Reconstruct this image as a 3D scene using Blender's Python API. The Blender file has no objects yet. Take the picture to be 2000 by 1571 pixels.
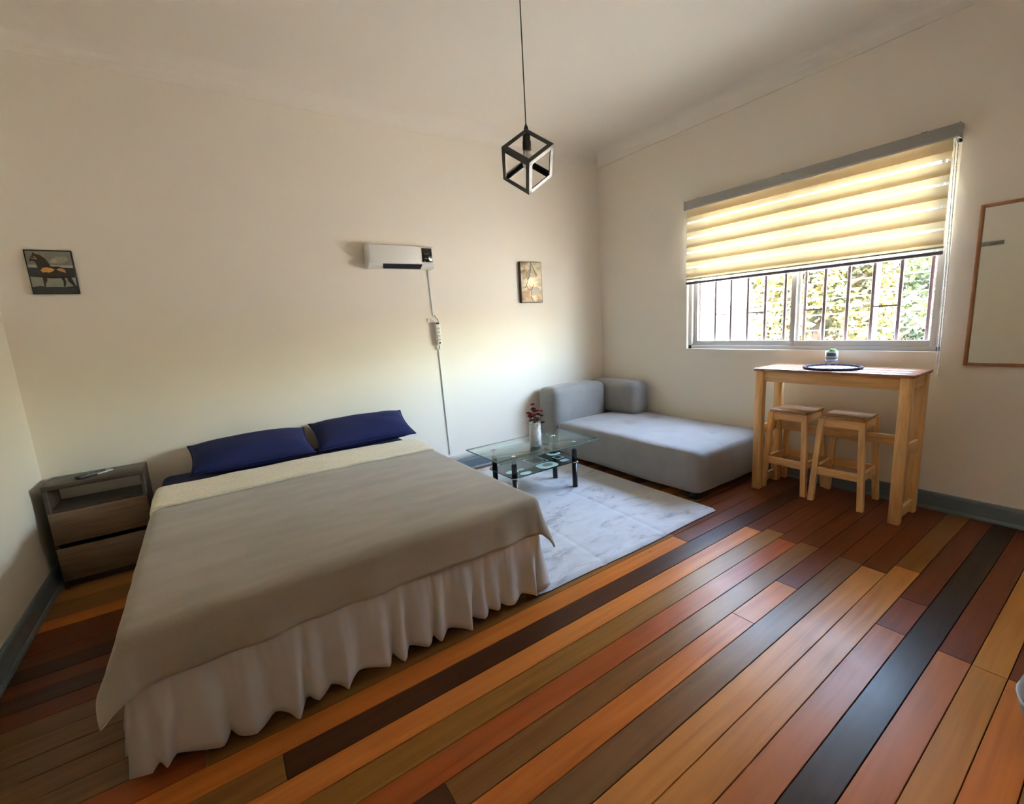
import bpy, bmesh, math, random
from mathutils import Vector, Matrix, noise, Euler
random.seed(7)
SC = bpy.context.scene
COL = SC.collection
PI = math.pi

# ------------------------------------------------------------------ camera
F_PX, YAW, PITCH, ROLL = 875.834, math.radians(34.0584), math.radians(9.8349), math.radians(3.338)
cam = bpy.data.cameras.new('camera'); cam_o = bpy.data.objects.new('camera', cam); COL.objects.link(cam_o)
fw = Vector((math.sin(YAW)*math.cos(PITCH), math.cos(YAW)*math.cos(PITCH), -math.sin(PITCH)))
r0 = Vector((math.cos(YAW), -math.sin(YAW), 0)); d0 = fw.cross(r0)
rr = math.cos(ROLL)*r0 + math.sin(ROLL)*d0; dd = -math.sin(ROLL)*r0 + math.cos(ROLL)*d0
cam_o.matrix_world = Matrix(((rr.x, -dd.x, -fw.x, 0), (rr.y, -dd.y, -fw.y, 0), (rr.z, -dd.z, -fw.z, 1.5), (0, 0, 0, 1)))
cam.sensor_fit = 'HORIZONTAL'; cam.sensor_width = 36.0; cam.lens = F_PX/2000*36
cam.clip_start = 0.02; cam.clip_end = 3000
SC.camera = cam_o

# ------------------------------------------------------------------ world, sun, exposure
W = bpy.data.worlds.new('daylight'); SC.world = W; W.use_nodes = True
wn = W.node_tree.nodes; wl = W.node_tree.links
sky = wn.new('ShaderNodeTexSky'); sky.sky_type = 'NISHITA'; sky.sun_disc = False
sky.sun_elevation = math.radians(42); sky.sun_rotation = math.radians(250)
sky.air_density = 1.3; sky.dust_density = 3.0; sky.ozone_density = 1.0
bg = wn['Background']; bg.inputs['Strength'].default_value = 10.0
wt = wn.new('ShaderNodeMix'); wt.data_type = 'RGBA'; wt.blend_type = 'MULTIPLY'; wt.inputs[0].default_value = 1.0
wt.inputs[7].default_value = (1.07, 1.0, .95, 1); wl.new(sky.outputs['Color'], wt.inputs[6]); wl.new(wt.outputs[2], bg.inputs['Color'])

sun = bpy.data.lights.new('sun', 'SUN'); sun.energy = 80.0; sun.angle = math.radians(0.6); sun.color = (1.0, .91, .76)
sun_o = bpy.data.objects.new('sun', sun); COL.objects.link(sun_o)
sun_o.rotation_euler = Vector((0.62, 0.28, -0.73)).to_track_quat('-Z', 'Y').to_euler(); sun_o.location = (-6, -4, 12)

# sampling portal in the window opening (guides the sky light, emits nothing itself)
pl = bpy.data.lights.new('window_portal', 'AREA'); pl.shape = 'RECTANGLE'; pl.size = 1.36; pl.size_y = 2.0
pl.cycles.is_portal = True
pl_o = bpy.data.objects.new('window_portal', pl); COL.objects.link(pl_o)
pl_o.location = (4.217+.16, 1.89, 1.80); pl_o.rotation_euler = (0, PI/2, 0)

vs = SC.view_settings
vs.view_transform = 'Standard'; vs.look = 'None'; vs.gamma = 1.0; vs.exposure = 1.25; vs.use_curve_mapping = False
SC.cycles.use_denoising = True
SC.cycles.max_bounces = 14; SC.cycles.diffuse_bounces = 7; SC.cycles.glossy_bounces = 4
SC.cycles.transmission_bounces = 8; SC.cycles.transparent_max_bounces = 16
SC.cycles.sample_clamp_indirect = 8.0
SC.cycles.caustics_reflective = False; SC.cycles.caustics_refractive = False

# ------------------------------------------------------------------ room size
D, R, L, H, YB = 4.107, 4.217, -0.9865, 3.41, -1.57
WT = 0.11                                   # window wall thickness
WY0, WY1, WZ0, WZ1 = 0.894, 2.887, 1.139, 2.53

# ------------------------------------------------------------------ helpers
ORG = {}
def origin(o): return ORG.get(o.name, Vector((0, 0, 0))) if o else Vector((0, 0, 0))
def tag(o, label=None, cat=None, group=None, kind=None):
    if label: o['label'] = label
    if cat: o['category'] = cat
    if group: o['group'] = group
    if kind: o['kind'] = kind
    return o
def thing(name, label, cat, loc=(0, 0, 0), group=None):
    o = bpy.data.objects.new(name, None); COL.objects.link(o); o.location = loc
    o.empty_display_size = .05; ORG[o.name] = Vector(loc)
    return tag(o, label, cat, group)
def copy_tree(o, parent=None):
    c = o.copy(); COL.objects.link(c); c.parent = parent
    for ch in list(o.children): copy_tree(ch, c)
    return c

class MB:
    """collects shapes, builds ONE mesh object"""
    def __init__(s): s.v = []; s.f = []; s.m = []; s.sm = []
    def add(s, vs_, fs_, mi=0, smooth=False):
        n = len(s.v); s.v += [Vector(p) for p in vs_]
        for f in fs_: s.f.append([i+n for i in f]); s.m.append(mi); s.sm.append(smooth)
        return s
    def box(s, x0, x1, y0, y1, z0, z1, bev=0, seg=2, mi=0, mat=None, smooth=None):
        bm = bmesh.new()
        bmesh.ops.create_cube(bm, size=1)
        for v in bm.verts: v.co = Vector(((x0+x1)/2+v.co.x*(x1-x0), (y0+y1)/2+v.co.y*(y1-y0), (z0+z1)/2+v.co.z*(z1-z0)))
        if bev: bmesh.ops.bevel(bm, geom=list(bm.edges), offset=bev, segments=seg, affect='EDGES', profile=.5, clamp_overlap=True)
        bm.verts.index_update()
        vv = [mat @ v.co if mat else v.co.copy() for v in bm.verts]
        ff = [[v.index for v in f.verts] for f in bm.faces]; bm.free()
        return s.add(vv, ff, mi, bool(bev) if smooth is None else smooth)
    def lathe(s, prof, c=(0, 0, 0), n=32, mi=0, mat=None, smooth=True, cap=True):
        vv = []; ff = []
        for (r, z) in prof:
            for k in range(n):
                a = 2*PI*k/n; p = Vector((c[0]+r*math.cos(a), c[1]+r*math.sin(a), c[2]+z)); vv.append(mat @ p if mat else p)
        for i in range(len(prof)-1):
            for k in range(n): ff.append([i*n+k, i*n+(k+1) % n, (i+1)*n+(k+1) % n, (i+1)*n+k])
        if cap:
            ff.append(list(range(n))[::-1]); b = (len(prof)-1)*n; ff.append([b+k for k in range(n)])
        return s.add(vv, ff, mi, smooth)
    def tube(s, pts, rad, n=8, mi=0, smooth=True, cap=True):
        pts = [Vector(p) for p in pts]; vv = []; ff = []
        rs = rad if isinstance(rad, (list, tuple)) else [rad]*len(pts)
        up = None
        for i, p in enumerate(pts):
            t = (pts[min(i+1, len(pts)-1)]-pts[max(i-1, 0)]).normalized()
            if up is None: up = Vector((0, 0, 1)) if abs(t.z) < .9 else Vector((1, 0, 0))
            a = t.cross(up).normalized(); b = t.cross(a).normalized(); up = -b if False else up
            for k in range(n):
                w = 2*PI*k/n; vv.append(p+rs[i]*(math.cos(w)*a+math.sin(w)*b))
        for i in range(len(pts)-1):
            for k in range(n): ff.append([i*n+k, i*n+(k+1) % n, (i+1)*n+(k+1) % n, (i+1)*n+k])
        if cap: ff.append(list(range(n))[::-1]); ff.append([(len(pts)-1)*n+k for k in range(n)])
        return s.add(vv, ff, mi, smooth)
    def bar(s, p0, p1, w, t, wdir, mi=0):
        """rectangular bar from p0 to p1, width w along wdir, thickness t across"""
        p0 = Vector(p0); p1 = Vector(p1); d = (p1-p0).normalized(); wd = Vector(wdir); wd = (wd-d*wd.dot(d)).normalized(); td = d.cross(wd)
        vv = [p+wd*a*w/2+td*b*t/2 for p in (p0, p1) for a, b in ((-1, -1), (1, -1), (1, 1), (-1, 1))]
        return s.add(vv, [[3, 2, 1, 0], [4, 5, 6, 7], [0, 1, 5, 4], [1, 2, 6, 5], [2, 3, 7, 6], [3, 0, 4, 7]], mi)
    def grid(s, fn, nu, nv, mi=0, smooth=True, closed=False):
        vv = [fn(i/nu, j/nv) for j in range(nv+1) for i in range(nu+1)]
        ff = [[j*(nu+1)+i, j*(nu+1)+i+1, (j+1)*(nu+1)+i+1, (j+1)*(nu+1)+i] for j in range(nv) for i in range(nu)]
        return s.add(vv, ff, mi, smooth)
    def prism(s, pts2, t, fn, mi=0):
        """flat outline pts2 (a,b) extruded by t ; fn(a,b,c)->Vector"""
        n = len(pts2); vv = [fn(a, b, 0) for a, b in pts2]+[fn(a, b, t) for a, b in pts2]
        ff = [list(range(n))[::-1], [n+k for k in range(n)]]+[[k, (k+1) % n, n+(k+1) % n, n+k] for k in range(n)]
        return s.add(vv, ff, mi)
    def build(s, name, mat, parent=None, fixn=True):
        me = bpy.data.meshes.new(name); o0 = origin(parent)
        me.from_pydata([tuple(v-o0) for v in s.v], [], s.f)
        for i, p in enumerate(me.polygons): p.material_index = s.m[i]; p.use_smooth = s.sm[i]
        if fixn:
            bm = bmesh.new(); bm.from_mesh(me); bmesh.ops.recalc_face_normals(bm, faces=bm.faces); bm.to_mesh(me); bm.free()
        for m in (mat if isinstance(mat, (list, tuple)) else [mat]): me.materials.append(m)
        o = bpy.data.objects.new(name, me); COL.objects.link(o)
        if parent: o.parent = parent; ORG[o.name] = o0
        return o

# ------------------------------------------------------------------ materials
def mat_base(name):
    m = bpy.data.materials.new(name); m.use_nodes = True
    return m, m.node_tree.nodes, m.node_tree.links, m.node_tree.nodes['Principled BSDF']
def setp(b, **k):
    for n, v in k.items():
        n = n.replace('_', ' ')
        if n in b.inputs: b.inputs[n].default_value = v
def rgb(c): return (c[0], c[1], c[2], 1)
def mix_node(n, l, fac, a, b):
    x = n.new('ShaderNodeMix'); x.data_type = 'RGBA'
    for s, v in ((0, fac), (6, a), (7, b)):
        if isinstance(v, bpy.types.NodeSocket): l.new(v, x.inputs[s])
        elif s == 0: x.inputs[0].default_value = v
        else: x.inputs[s].default_value = rgb(v)
    return x.outputs[2]
def noise_tex(n, l, scale, detail=3, rough=.55, coord='Object', sc=(1, 1, 1), dist=0.0):
    tc = n.new('ShaderNodeTexCoord'); mp = n.new('ShaderNodeMapping'); mp.inputs['Scale'].default_value = sc
    l.new(tc.outputs[coord], mp.inputs[0]); t = n.new('ShaderNodeTexNoise'); t.inputs['Scale'].default_value = scale
    t.inputs['Detail'].default_value = detail; t.inputs['Roughness'].default_value = rough; t.inputs['Distortion'].default_value = dist
    l.new(mp.outputs[0], t.inputs['Vector']); return t, mp
def ramp(n, l, src, stops):
    r = n.new('ShaderNodeValToRGB'); e = r.color_ramp.elements
    while len(e) > 1: e.remove(e[-1])
    e[0].position = stops[0][0]; e[0].color = rgb(stops[0][1])
    for p, c in stops[1:]:
        q = e.new(p); q.color = rgb(c)
    l.new(src, r.inputs[0]); return r.outputs[0]
def bump(n, l, b, h, strength=.2, dist=.01):
    x = n.new('ShaderNodeBump'); x.inputs['Strength'].default_value = strength; x.inputs['Distance'].default_value = dist
    l.new(h, x.inputs['Height']); l.new(x.outputs[0], b.inputs['Normal'])
def plain(name, c, rough=.5, metal=0.0, var=.08, scale=6, bmp=0, bscale=60, bdist=.003, **k):
    m, n, l, b = mat_base(name); t, _ = noise_tex(n, l, scale)
    l.new(mix_node(n, l, t.outputs[0], [x*(1-var) for x in c], [min(1, x*(1+var)) for x in c]), b.inputs['Base Color'])
    setp(b, Roughness=rough, Metallic=metal, **k)
    if bmp: t2, _ = noise_tex(n, l, bscale, 2); bump(n, l, b, t2.outputs[0], bmp, bdist)
    return m
def wood(name, c, axis='X', rough=.45, contrast=.35, ring=True, knots=False):
    m, n, l, b = mat_base(name)
    sc = {'X': (1.2, 14, 14), 'Y': (14, 1.2, 14), 'Z': (14, 14, 1.2)}[axis]
    t, mp = noise_tex(n, l, 3.0, 5, .6, sc=sc, dist=.6)
    t2, _ = noise_tex(n, l, 2.0, 2)
    base = mix_node(n, l, t2.outputs[0], [x*.85 for x in c], [min(1, x*1.12) for x in c])
    dk = [c[0]*(1-contrast), c[1]*(1-contrast*1.2), c[2]*(1-contrast*1.4)]
    fac = ramp(n, l, t.outputs[0], [(.38, (0, 0, 0)), (.68, (1, 1, 1))])
    col = mix_node(n, l, fac, base, dk)
    if knots:
        v = n.new('ShaderNodeTexVoronoi'); v.inputs['Scale'].default_value = 3.2; l.new(mp.outputs[0], v.inputs['Vector'])
        mp2 = n.new('ShaderNodeMapping'); tc = n.new('ShaderNodeTexCoord'); l.new(tc.outputs['Object'], mp2.inputs[0]); mp2.inputs['Scale'].default_value = {'X': (.8, 2, 2), 'Y': (2, .8, 2), 'Z': (2, 2, .8)}[axis]
        l.new(mp2.outputs[0], v.inputs['Vector'])
        k = ramp(n, l, v.outputs['Distance'], [(.035, (1, 1, 1)), (.07, (0, 0, 0))])
        col = mix_node(n, l, k, col, [c[0]*.35, c[1]*.25, c[2]*.2])
    l.new(col, b.inputs['Base Color']); setp(b, Roughness=rough); bump(n, l, b, t.outputs[0], .12, .002)
    return m

WALL = plain('wall_paint', (.84, .785, .69), .65, var=.025, scale=1.3, bmp=.12, bscale=35, bdist=.004)
CEIL = plain('ceiling_paint', (.84, .79, .705), .7, var=.02, scale=1.0, bmp=.1, bscale=20, bdist=.004)
BASE = plain('blue_grey_gloss_paint', (.155, .19, .21), .38, var=.08)
WHITE_PL = plain('white_plastic', (.80, .79, .75), .35, var=.02)
WHITE_PAINT = plain('white_trim_paint', (.80, .80, .78), .4, var=.03)
ALU = plain('white_aluminium', (.50, .48, .44), .4, var=.04)
BLACK = plain('black_metal', (.012, .011, .011), .28, var=.2)
BLACK_PL = plain('black_plastic', (.015, .014, .014), .3, var=.2)
DARKBAR = plain('red_brown_grille_paint', (.045, .016, .020), .45, var=.2)
CHROME = plain('chrome', (.85, .85, .85), .08, 1.0, var=.02)
GREYRAIL = plain('grey_blind_cassette', (.36, .36, .34), .45, var=.05)
NAVY = plain('navy_cotton', (.003, .008, .080), .85, var=.15, scale=5, bmp=.15, bscale=90, Sheen_Weight=.0)
PINE = wood('pine', (.86, .52, .21), 'Z', .42, .28, knots=True)
PINE_H = wood('pine_lengthwise', (.86, .52, .21), 'Y', .42, .28, knots=True)
PINE_TOP = wood('pine_varnished_top', (.44, .21, .12), 'Y', .22, .3, knots=True)
PINE_X = wood('pine_crosswise', (.86, .52, .21), 'X', .42, .28)
SEATW = wood('worn_pine_seat', (.46, .25, .10), 'X', .4, .35, knots=True)
NS_DARK = wood('dark_walnut_board', (.072, .047, .033), 'X', .4, .3)
NS_FRONT = wood('brown_oak_drawer', (.24, .155, .095), 'X', .5, .3)
MIRRORW = wood('mirror_frame_wood', (.40, .19, .08), 'Z', .45, .3)

def floor_mat():
    m, n, l, b = mat_base('varnished_floorboards')
    oi = n.new('ShaderNodeObjectInfo')
    tc = n.new('ShaderNodeTexCoord'); off = n.new('ShaderNodeVectorMath'); off.operation = 'ADD'
    mul = n.new('ShaderNodeMath'); mul.operation = 'MULTIPLY'; mul.inputs[1].default_value = 37.0; l.new(oi.outputs['Random'], mul.inputs[0])
    cmb = n.new('ShaderNodeCombineXYZ'); l.new(mul.outputs[0], cmb.inputs[0]); l.new(mul.outputs[0], cmb.inputs[1])
    l.new(tc.outputs['Object'], off.inputs[0]); l.new(cmb.outputs[0], off.inputs[1])
    def nz(sc, scale, det, dist=0):
        mp = n.new('ShaderNodeMapping'); mp.inputs['Scale'].default_value = sc; l.new(off.outputs[0], mp.inputs[0])
        t = n.new('ShaderNodeTexNoise'); t.inputs['Scale'].default_value = scale; t.inputs['Detail'].default_value = det; t.inputs['Distortion'].default_value = dist
        l.new(mp.outputs[0], t.inputs['Vector']); return t
    g = nz((.5, 9, 1), 3.0, 5, .7); big = nz((.7, 4, 1), 1.6, 2, .4); sp = nz((2.2, 5, 1), 3.6, 1)
    c0 = oi.outputs['Color']
    dk = n.new('ShaderNodeMix'); dk.data_type = 'RGBA'; dk.blend_type = 'MULTIPLY'; dk.inputs[0].default_value = 1
    l.new(c0, dk.inputs[6]); dk.inputs[7].default_value = (.80, .72, .66, 1)
    lt = n.new('ShaderNodeMix'); lt.data_type = 'RGBA'; lt.blend_type = 'MULTIPLY'; lt.inputs[0].default_value = 1
    l.new(c0, lt.inputs[6]); lt.inputs[7].default_value = (1.08, 1.08, 1.05, 1); lt.clamp_result = True
    a = mix_node(n, l, ramp(n, l, g.outputs[0], [(.36, (0, 0, 0)), (.66, (1, 1, 1))]), lt.outputs[2], dk.outputs[2])
    a2 = mix_node(n, l, ramp(n, l, big.outputs[0], [(.4, (0, 0, 0)), (.7, (.7, .7, .7))]), a, c0)
    kn = ramp(n, l, sp.outputs[0], [(.77, (0, 0, 0)), (.86, (.8, .8, .8))])
    l.new(mix_node(n, l, kn, a2, (.045, .018, .010)), b.inputs['Base Color'])
    wear, _ = noise_tex(n, l, 3.5, 4, coord='Object')
    rr_ = n.new('ShaderNodeMapRange'); rr_.inputs[3].default_value = .22; rr_.inputs[4].default_value = .42
    l.new(wear.outputs[0], rr_.inputs[0]); l.new(rr_.outputs[0], b.inputs['Roughness'])
    setp(b, Specular_IOR_Level=.13); bump(n, l, b, g.outputs[0], .10, .0015)
    return m
FLOOR = floor_mat()
GAP = plain('dark_subfloor', (.015, .009, .006), .9)

def fabric(name, c, rough=.9, var=.12, scale=5, bmp=.25, bscale=120, sheen=.3, streak=None):
    m, n, l, b = mat_base(name); t, _ = noise_tex(n, l, scale, 4, .6, sc=streak or (1, 1, 1), dist=.5)
    f = ramp(n, l, t.outputs[0], [(.35, (0, 0, 0)), (.65, (1, 1, 1))])
    l.new(mix_node(n, l, f, [x*(1-var) for x in c], [min(1, x*(1+var)) for x in c]), b.inputs['Base Color'])
    setp(b, Roughness=rough, Sheen_Weight=sheen, Sheen_Roughness=.5)
    t2, _ = noise_tex(n, l, bscale, 2); bump(n, l, b, t2.outputs[0], bmp, .003)
    return m
BLANKET = fabric('taupe_fleece', (.345, .295, .232), var=.10, scale=3.2, sheen=.35, streak=(.55, 1.8, 1))
SHERPA = fabric('cream_sherpa', (.82, .74, .57), var=.08, scale=60, bmp=1.0, bscale=75, sheen=.3)
SKIRT = fabric('off_white_skirt_cotton', (.50, .465, .445), var=.04, scale=3, bmp=.1, sheen=.1)
SOFA = fabric('grey_sofa_cloth', (.26, .248, .236), var=.08, scale=4, bmp=.25, bscale=200, sheen=.4)
GREYSEAT = fabric('grey_pouf_cloth', (.17, .145, .13), var=.06)

def rug_mat():
    m, n, l, b = mat_base('silver_rug_pile')
    t, _ = noise_tex(n, l, 2.6, 5, .62, sc=(1.0, 2.0, 1), dist=1.2); t3, _ = noise_tex(n, l, 14, 3, .6)
    f = ramp(n, l, t.outputs[0], [(.36, (0, 0, 0)), (.43, (.75, .75, .75)), (.55, (1, 1, 1))])
    c = mix_node(n, l, f, (.30, .29, .31), (.56, .555, .58))
    c2 = mix_node(n, l, ramp(n, l, t3.outputs[0], [(.45, (0, 0, 0)), (.75, (.5, .5, .5))]), c, (.62, .62, .65))
    l.new(c2, b.inputs['Base Color']); setp(b, Roughness=.95, Sheen_Weight=.4)
    t2, _ = noise_tex(n, l, 160, 2); bump(n, l, b, t2.outputs[0], .6, .006)
    return m
RUG = rug_mat()

def glass_mat(name, tint=(1, 1, 1), rough=0.0, ior=1.5):
    m, n, l, b = mat_base(name); out = n['Material Output']; n.remove(b)
    tr = n.new('ShaderNodeBsdfTransparent'); tr.inputs[0].default_value = rgb(tint)
    gl = n.new('ShaderNodeBsdfGlossy'); gl.inputs['Roughness'].default_value = rough
    fr = n.new('ShaderNodeFresnel'); ge = n.new('ShaderNodeNewGeometry'); mr = n.new('ShaderNodeMapRange')
    mr.inputs[3].default_value = ior; mr.inputs[4].default_value = 1/ior; l.new(ge.outputs['Backfacing'], mr.inputs[0]); l.new(mr.outputs[0], fr.inputs[0])
    mx = n.new('ShaderNodeMixShader'); l.new(fr.outputs[0], mx.inputs[0]); l.new(tr.outputs[0], mx.inputs[1]); l.new(gl.outputs[0], mx.inputs[2])
    l.new(mx.outputs[0], out.inputs[0]); return m
PANE = glass_mat('window_glass', (.97, .98, .97))
TGLASS = glass_mat('table_glass', (.88, .95, .91), .0, 1.75)
CLEAR = glass_mat('clear_glass', (.94, .96, .95), .02)

def blind_mat(name, c, tcol, transp=0.0):
    m, n, l, b = mat_base(name); out = n['Material Output']; n.remove(b)
    t, _ = noise_tex(n, l, 220, 2, sc=(1, .2, 1))
    df = n.new('ShaderNodeBsdfDiffuse'); l.new(mix_node(n, l, t.outputs[0], [x*.93 for x in c], c), df.inputs[0])
    tl = n.new('ShaderNodeBsdfTranslucent'); tl.inputs[0].default_value = rgb(tcol)
    ad = n.new('ShaderNodeAddShader'); l.new(df.outputs[0], ad.inputs[0]); l.new(tl.outputs[0], ad.inputs[1])
    last = ad.outputs[0]
    if transp:
        tr = n.new('ShaderNodeBsdfTransparent'); mx = n.new('ShaderNodeMixShader'); mx.inputs[0].default_value = transp
        l.new(ad.outputs[0], mx.inputs[1]); l.new(tr.outputs[0], mx.inputs[2]); last = mx.outputs[0]
    l.new(last, out.inputs[0]); return m
BLIND = blind_mat('cream_blind_cloth', (.42, .38, .31), (.35, .315, .24))
SHEER = blind_mat('sheer_blind_mesh', (.25, .25, .22), (.17, .165, .145), .60)
MIRROR = plain('mirror_silver', (.86, .88, .86), .02, 1.0, var=.005)

# ------------------------------------------------------------------ setting: floor
floor = MB().box(L-.05, R+.02, YB-.05, D+.05, -.06, -.016).build('floor', GAP); tag(floor, kind='structure', label='old wooden floor of mixed dark, orange and tan planks')
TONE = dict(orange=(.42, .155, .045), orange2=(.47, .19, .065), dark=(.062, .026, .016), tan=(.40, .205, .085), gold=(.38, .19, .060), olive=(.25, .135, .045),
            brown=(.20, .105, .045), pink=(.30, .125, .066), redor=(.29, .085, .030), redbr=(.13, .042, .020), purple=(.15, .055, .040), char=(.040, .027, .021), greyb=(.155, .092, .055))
SEAM = [-1.57]+[-1.4575+.1117*k for k in range(15)]+[.2159, .3186, .4245, .5345, .6459, .7588, .873, .9931, 1.1056, 1.218, 1.3307, 1.4456, 1.5567, 1.6772]
SEAM += [1.6772+.1157*k for k in range(1, 21)]+[D]
ROWS = {  # row index of its lower seam -> [(x_end, tone), ...]
 10: [(2.44, 'gold'), (9, 'gold')], 11: [(2.441, 'pink'), (9, 'redbr')], 12: [(9, 'char')], 13: [(2.449, 'pink'), (2.78, 'purple'), (9, 'redbr')],
 14: [(3.12, 'tan'), (9, 'brown')], 15: [(2.98, 'tan'), (9, 'redbr')], 16: [(3.0, 'greyb'), (9, 'redbr')], 17: [(2.014, 'orange'), (2.462, 'orange2'), (9, 'redbr')],
 18: [(.46, 'dark'), (3.02, 'brown'), (9, 'redbr')], 19: [(2.975, 'redor'), (9, 'redbr')], 20: [(3.06, 'olive'), (9, 'redbr')], 21: [(2.98, 'orange2'), (9, 'redbr')],  # some window-end tones are darkened to carry the shade under the bar table
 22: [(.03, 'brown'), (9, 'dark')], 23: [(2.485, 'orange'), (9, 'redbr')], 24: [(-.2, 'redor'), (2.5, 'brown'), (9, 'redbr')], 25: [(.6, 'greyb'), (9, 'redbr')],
 26: [(1.2, 'greyb'), (9, 'brown')], 27: [(.5, 'greyb'), (9, 'brown')], 28: [(.7, 'greyb'), (9, 'orange')], 29: [(.3, 'greyb'), (9, 'brown')], 30: [(.9, 'redbr'), (9, 'brown')],  # far rows mix truly dark boards with tones darkened for falloff and bed shadow
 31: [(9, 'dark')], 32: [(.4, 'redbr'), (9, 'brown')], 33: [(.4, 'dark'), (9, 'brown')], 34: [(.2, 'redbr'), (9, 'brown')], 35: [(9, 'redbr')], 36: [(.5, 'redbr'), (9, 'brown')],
 9: [(2.445, 'orange'), (9, 'redbr')], 8: [(2.1, 'brown'), (9, 'tan')], 7: [(2.6, 'greyb'), (9, 'pink')]}
pal = ['orange', 'tan', 'brown', 'redbr', 'pink', 'olive', 'dark']
for i in range(len(SEAM)-1):
    y0, y1 = SEAM[i], SEAM[i+1]
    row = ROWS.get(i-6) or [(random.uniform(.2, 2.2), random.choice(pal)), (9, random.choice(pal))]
    x = L
    for xe, tone in row:
        x2 = min(xe, R)
        if x2 <= x+.02: continue
        g = .0013; zt = random.uniform(-.0006, .0004); m = MB()
        a0, a1, b0, b1, c = x+g*.6, x2-g*.6, y0+g, y1-g, .0016
        vv = [(a0, b0, -.017), (a1, b0, -.017), (a1, b1, -.017), (a0, b1, -.017), (a0, b0, zt-c), (a1, b0, zt-c), (a1, b1, zt-c), (a0, b1, zt-c), (a0+c, b0+c, zt), (a1-c, b0+c, zt), (a1-c, b1-c, zt), (a0+c, b1-c, zt)]
        m.add(vv, [[3, 2, 1, 0]]+[[k, (k+1) % 4, 4+(k+1) % 4, 4+k] for k in range(4)]+[[4+k, 4+(k+1) % 4, 8+(k+1) % 4, 8+k] for k in range(4)]+[[8, 9, 10, 11]])
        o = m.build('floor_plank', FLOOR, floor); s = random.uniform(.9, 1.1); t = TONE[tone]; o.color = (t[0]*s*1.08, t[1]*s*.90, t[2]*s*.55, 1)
        x = x2

# ------------------------------------------------------------------ setting: walls and ceiling
T = .14
def S(name, mb, mat, label=None): return tag(mb.build(name, mat), label, kind='structure')
S('wall_back', MB().box(L-T, R+WT, D, D+T, -.06, H+.12), WALL, 'plain off-white back wall behind the bed')
S('wall_left', MB().box(L-T, L, YB-T, D, -.06, H+.12), WALL, 'plain off-white left wall beside the nightstand')
S('wall_front', MB().box(L, R+WT, YB-T, YB, -.06, H+.12), WALL, 'off-white wall on the side of the viewer')
wr = MB()
wr.box(R, R+WT, YB, WY0, -.06, H+.12).box(R, R+WT, WY1, D, -.06, H+.12).box(R, R+WT, WY0, WY1, -.06, WZ0).box(R, R+WT, WY0, WY1, WZ1, H+.12)
S('wall_right', wr, WALL, 'off-white window wall behind the bar table')
S('ceiling', MB().box(L-T, R+WT, YB-T, D+T, H, H+.12), CEIL, 'plain off-white ceiling')

def cove(name, fn, length, label, zb=3.275, dep=.15, lip=.014):
    """concave cornice with a small lip; fn(s, out, z) -> point"""
    prof = [(0, zb), (lip, zb), (lip, zb+.012)]
    for k in range(9):
        a = k/8*PI/2; prof.append((lip+(dep-lip)*(1-math.cos(a)), zb+.012+(H-zb-.012)*math.sin(a)))
    prof.append((0, H)); m = MB(); n = len(prof)
    m.add([fn(0, o, z) for o, z in prof]+[fn(length, o, z) for o, z in prof], [[k, (k+1) % n, n+(k+1) % n, n+k] for k in range(n)]+[list(range(n))[::-1], [n+k for k in range(n)]])
    S(name, m, CEIL, label)
cove('trim_1', lambda s, o, z: Vector((R-o, YB+s, z)), D-YB, 'coved plaster cornice above the window')
cove('trim_2', lambda s, o, z: Vector((L+s, D-o, z)), R-L, 'coved plaster cornice along the back wall', lip=.0025)
cove('trim_3', lambda s, o, z: Vector((L+o, YB+s, z)), D-YB, 'coved plaster cornice above the left wall', lip=.0025)

def baseb(name, fn, length, label, hb=.128):
    prof = [(0, 0), (.034, 0), (.034, .012), (.028, .022), (.022, .026), (.022, hb-.022), (.018, hb-.008), (.010, hb), (0, hb)]; n = len(prof); m = MB()
    m.add([fn(0, o, z) for o, z in prof]+[fn(length, o, z) for o, z in prof], [[k, (k+1) % n, n+(k+1) % n, n+k] for k in range(n)]+[list(range(n))[::-1], [n+k for k in range(n)]])
    S(name, m, BASE, label)
baseb('baseboard_right', lambda s, o, z: Vector((R-o, YB+s, z)), D-YB, 'blue-grey baseboard below the window wall')
baseb('baseboard_back', lambda s, o, z: Vector((L+s, D-o, z)), R-L, 'blue-grey baseboard along the back wall')
baseb('baseboard_left', lambda s, o, z: Vector((L+o, YB+s, z)), D-YB, 'blue-grey baseboard along the left wall')

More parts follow.
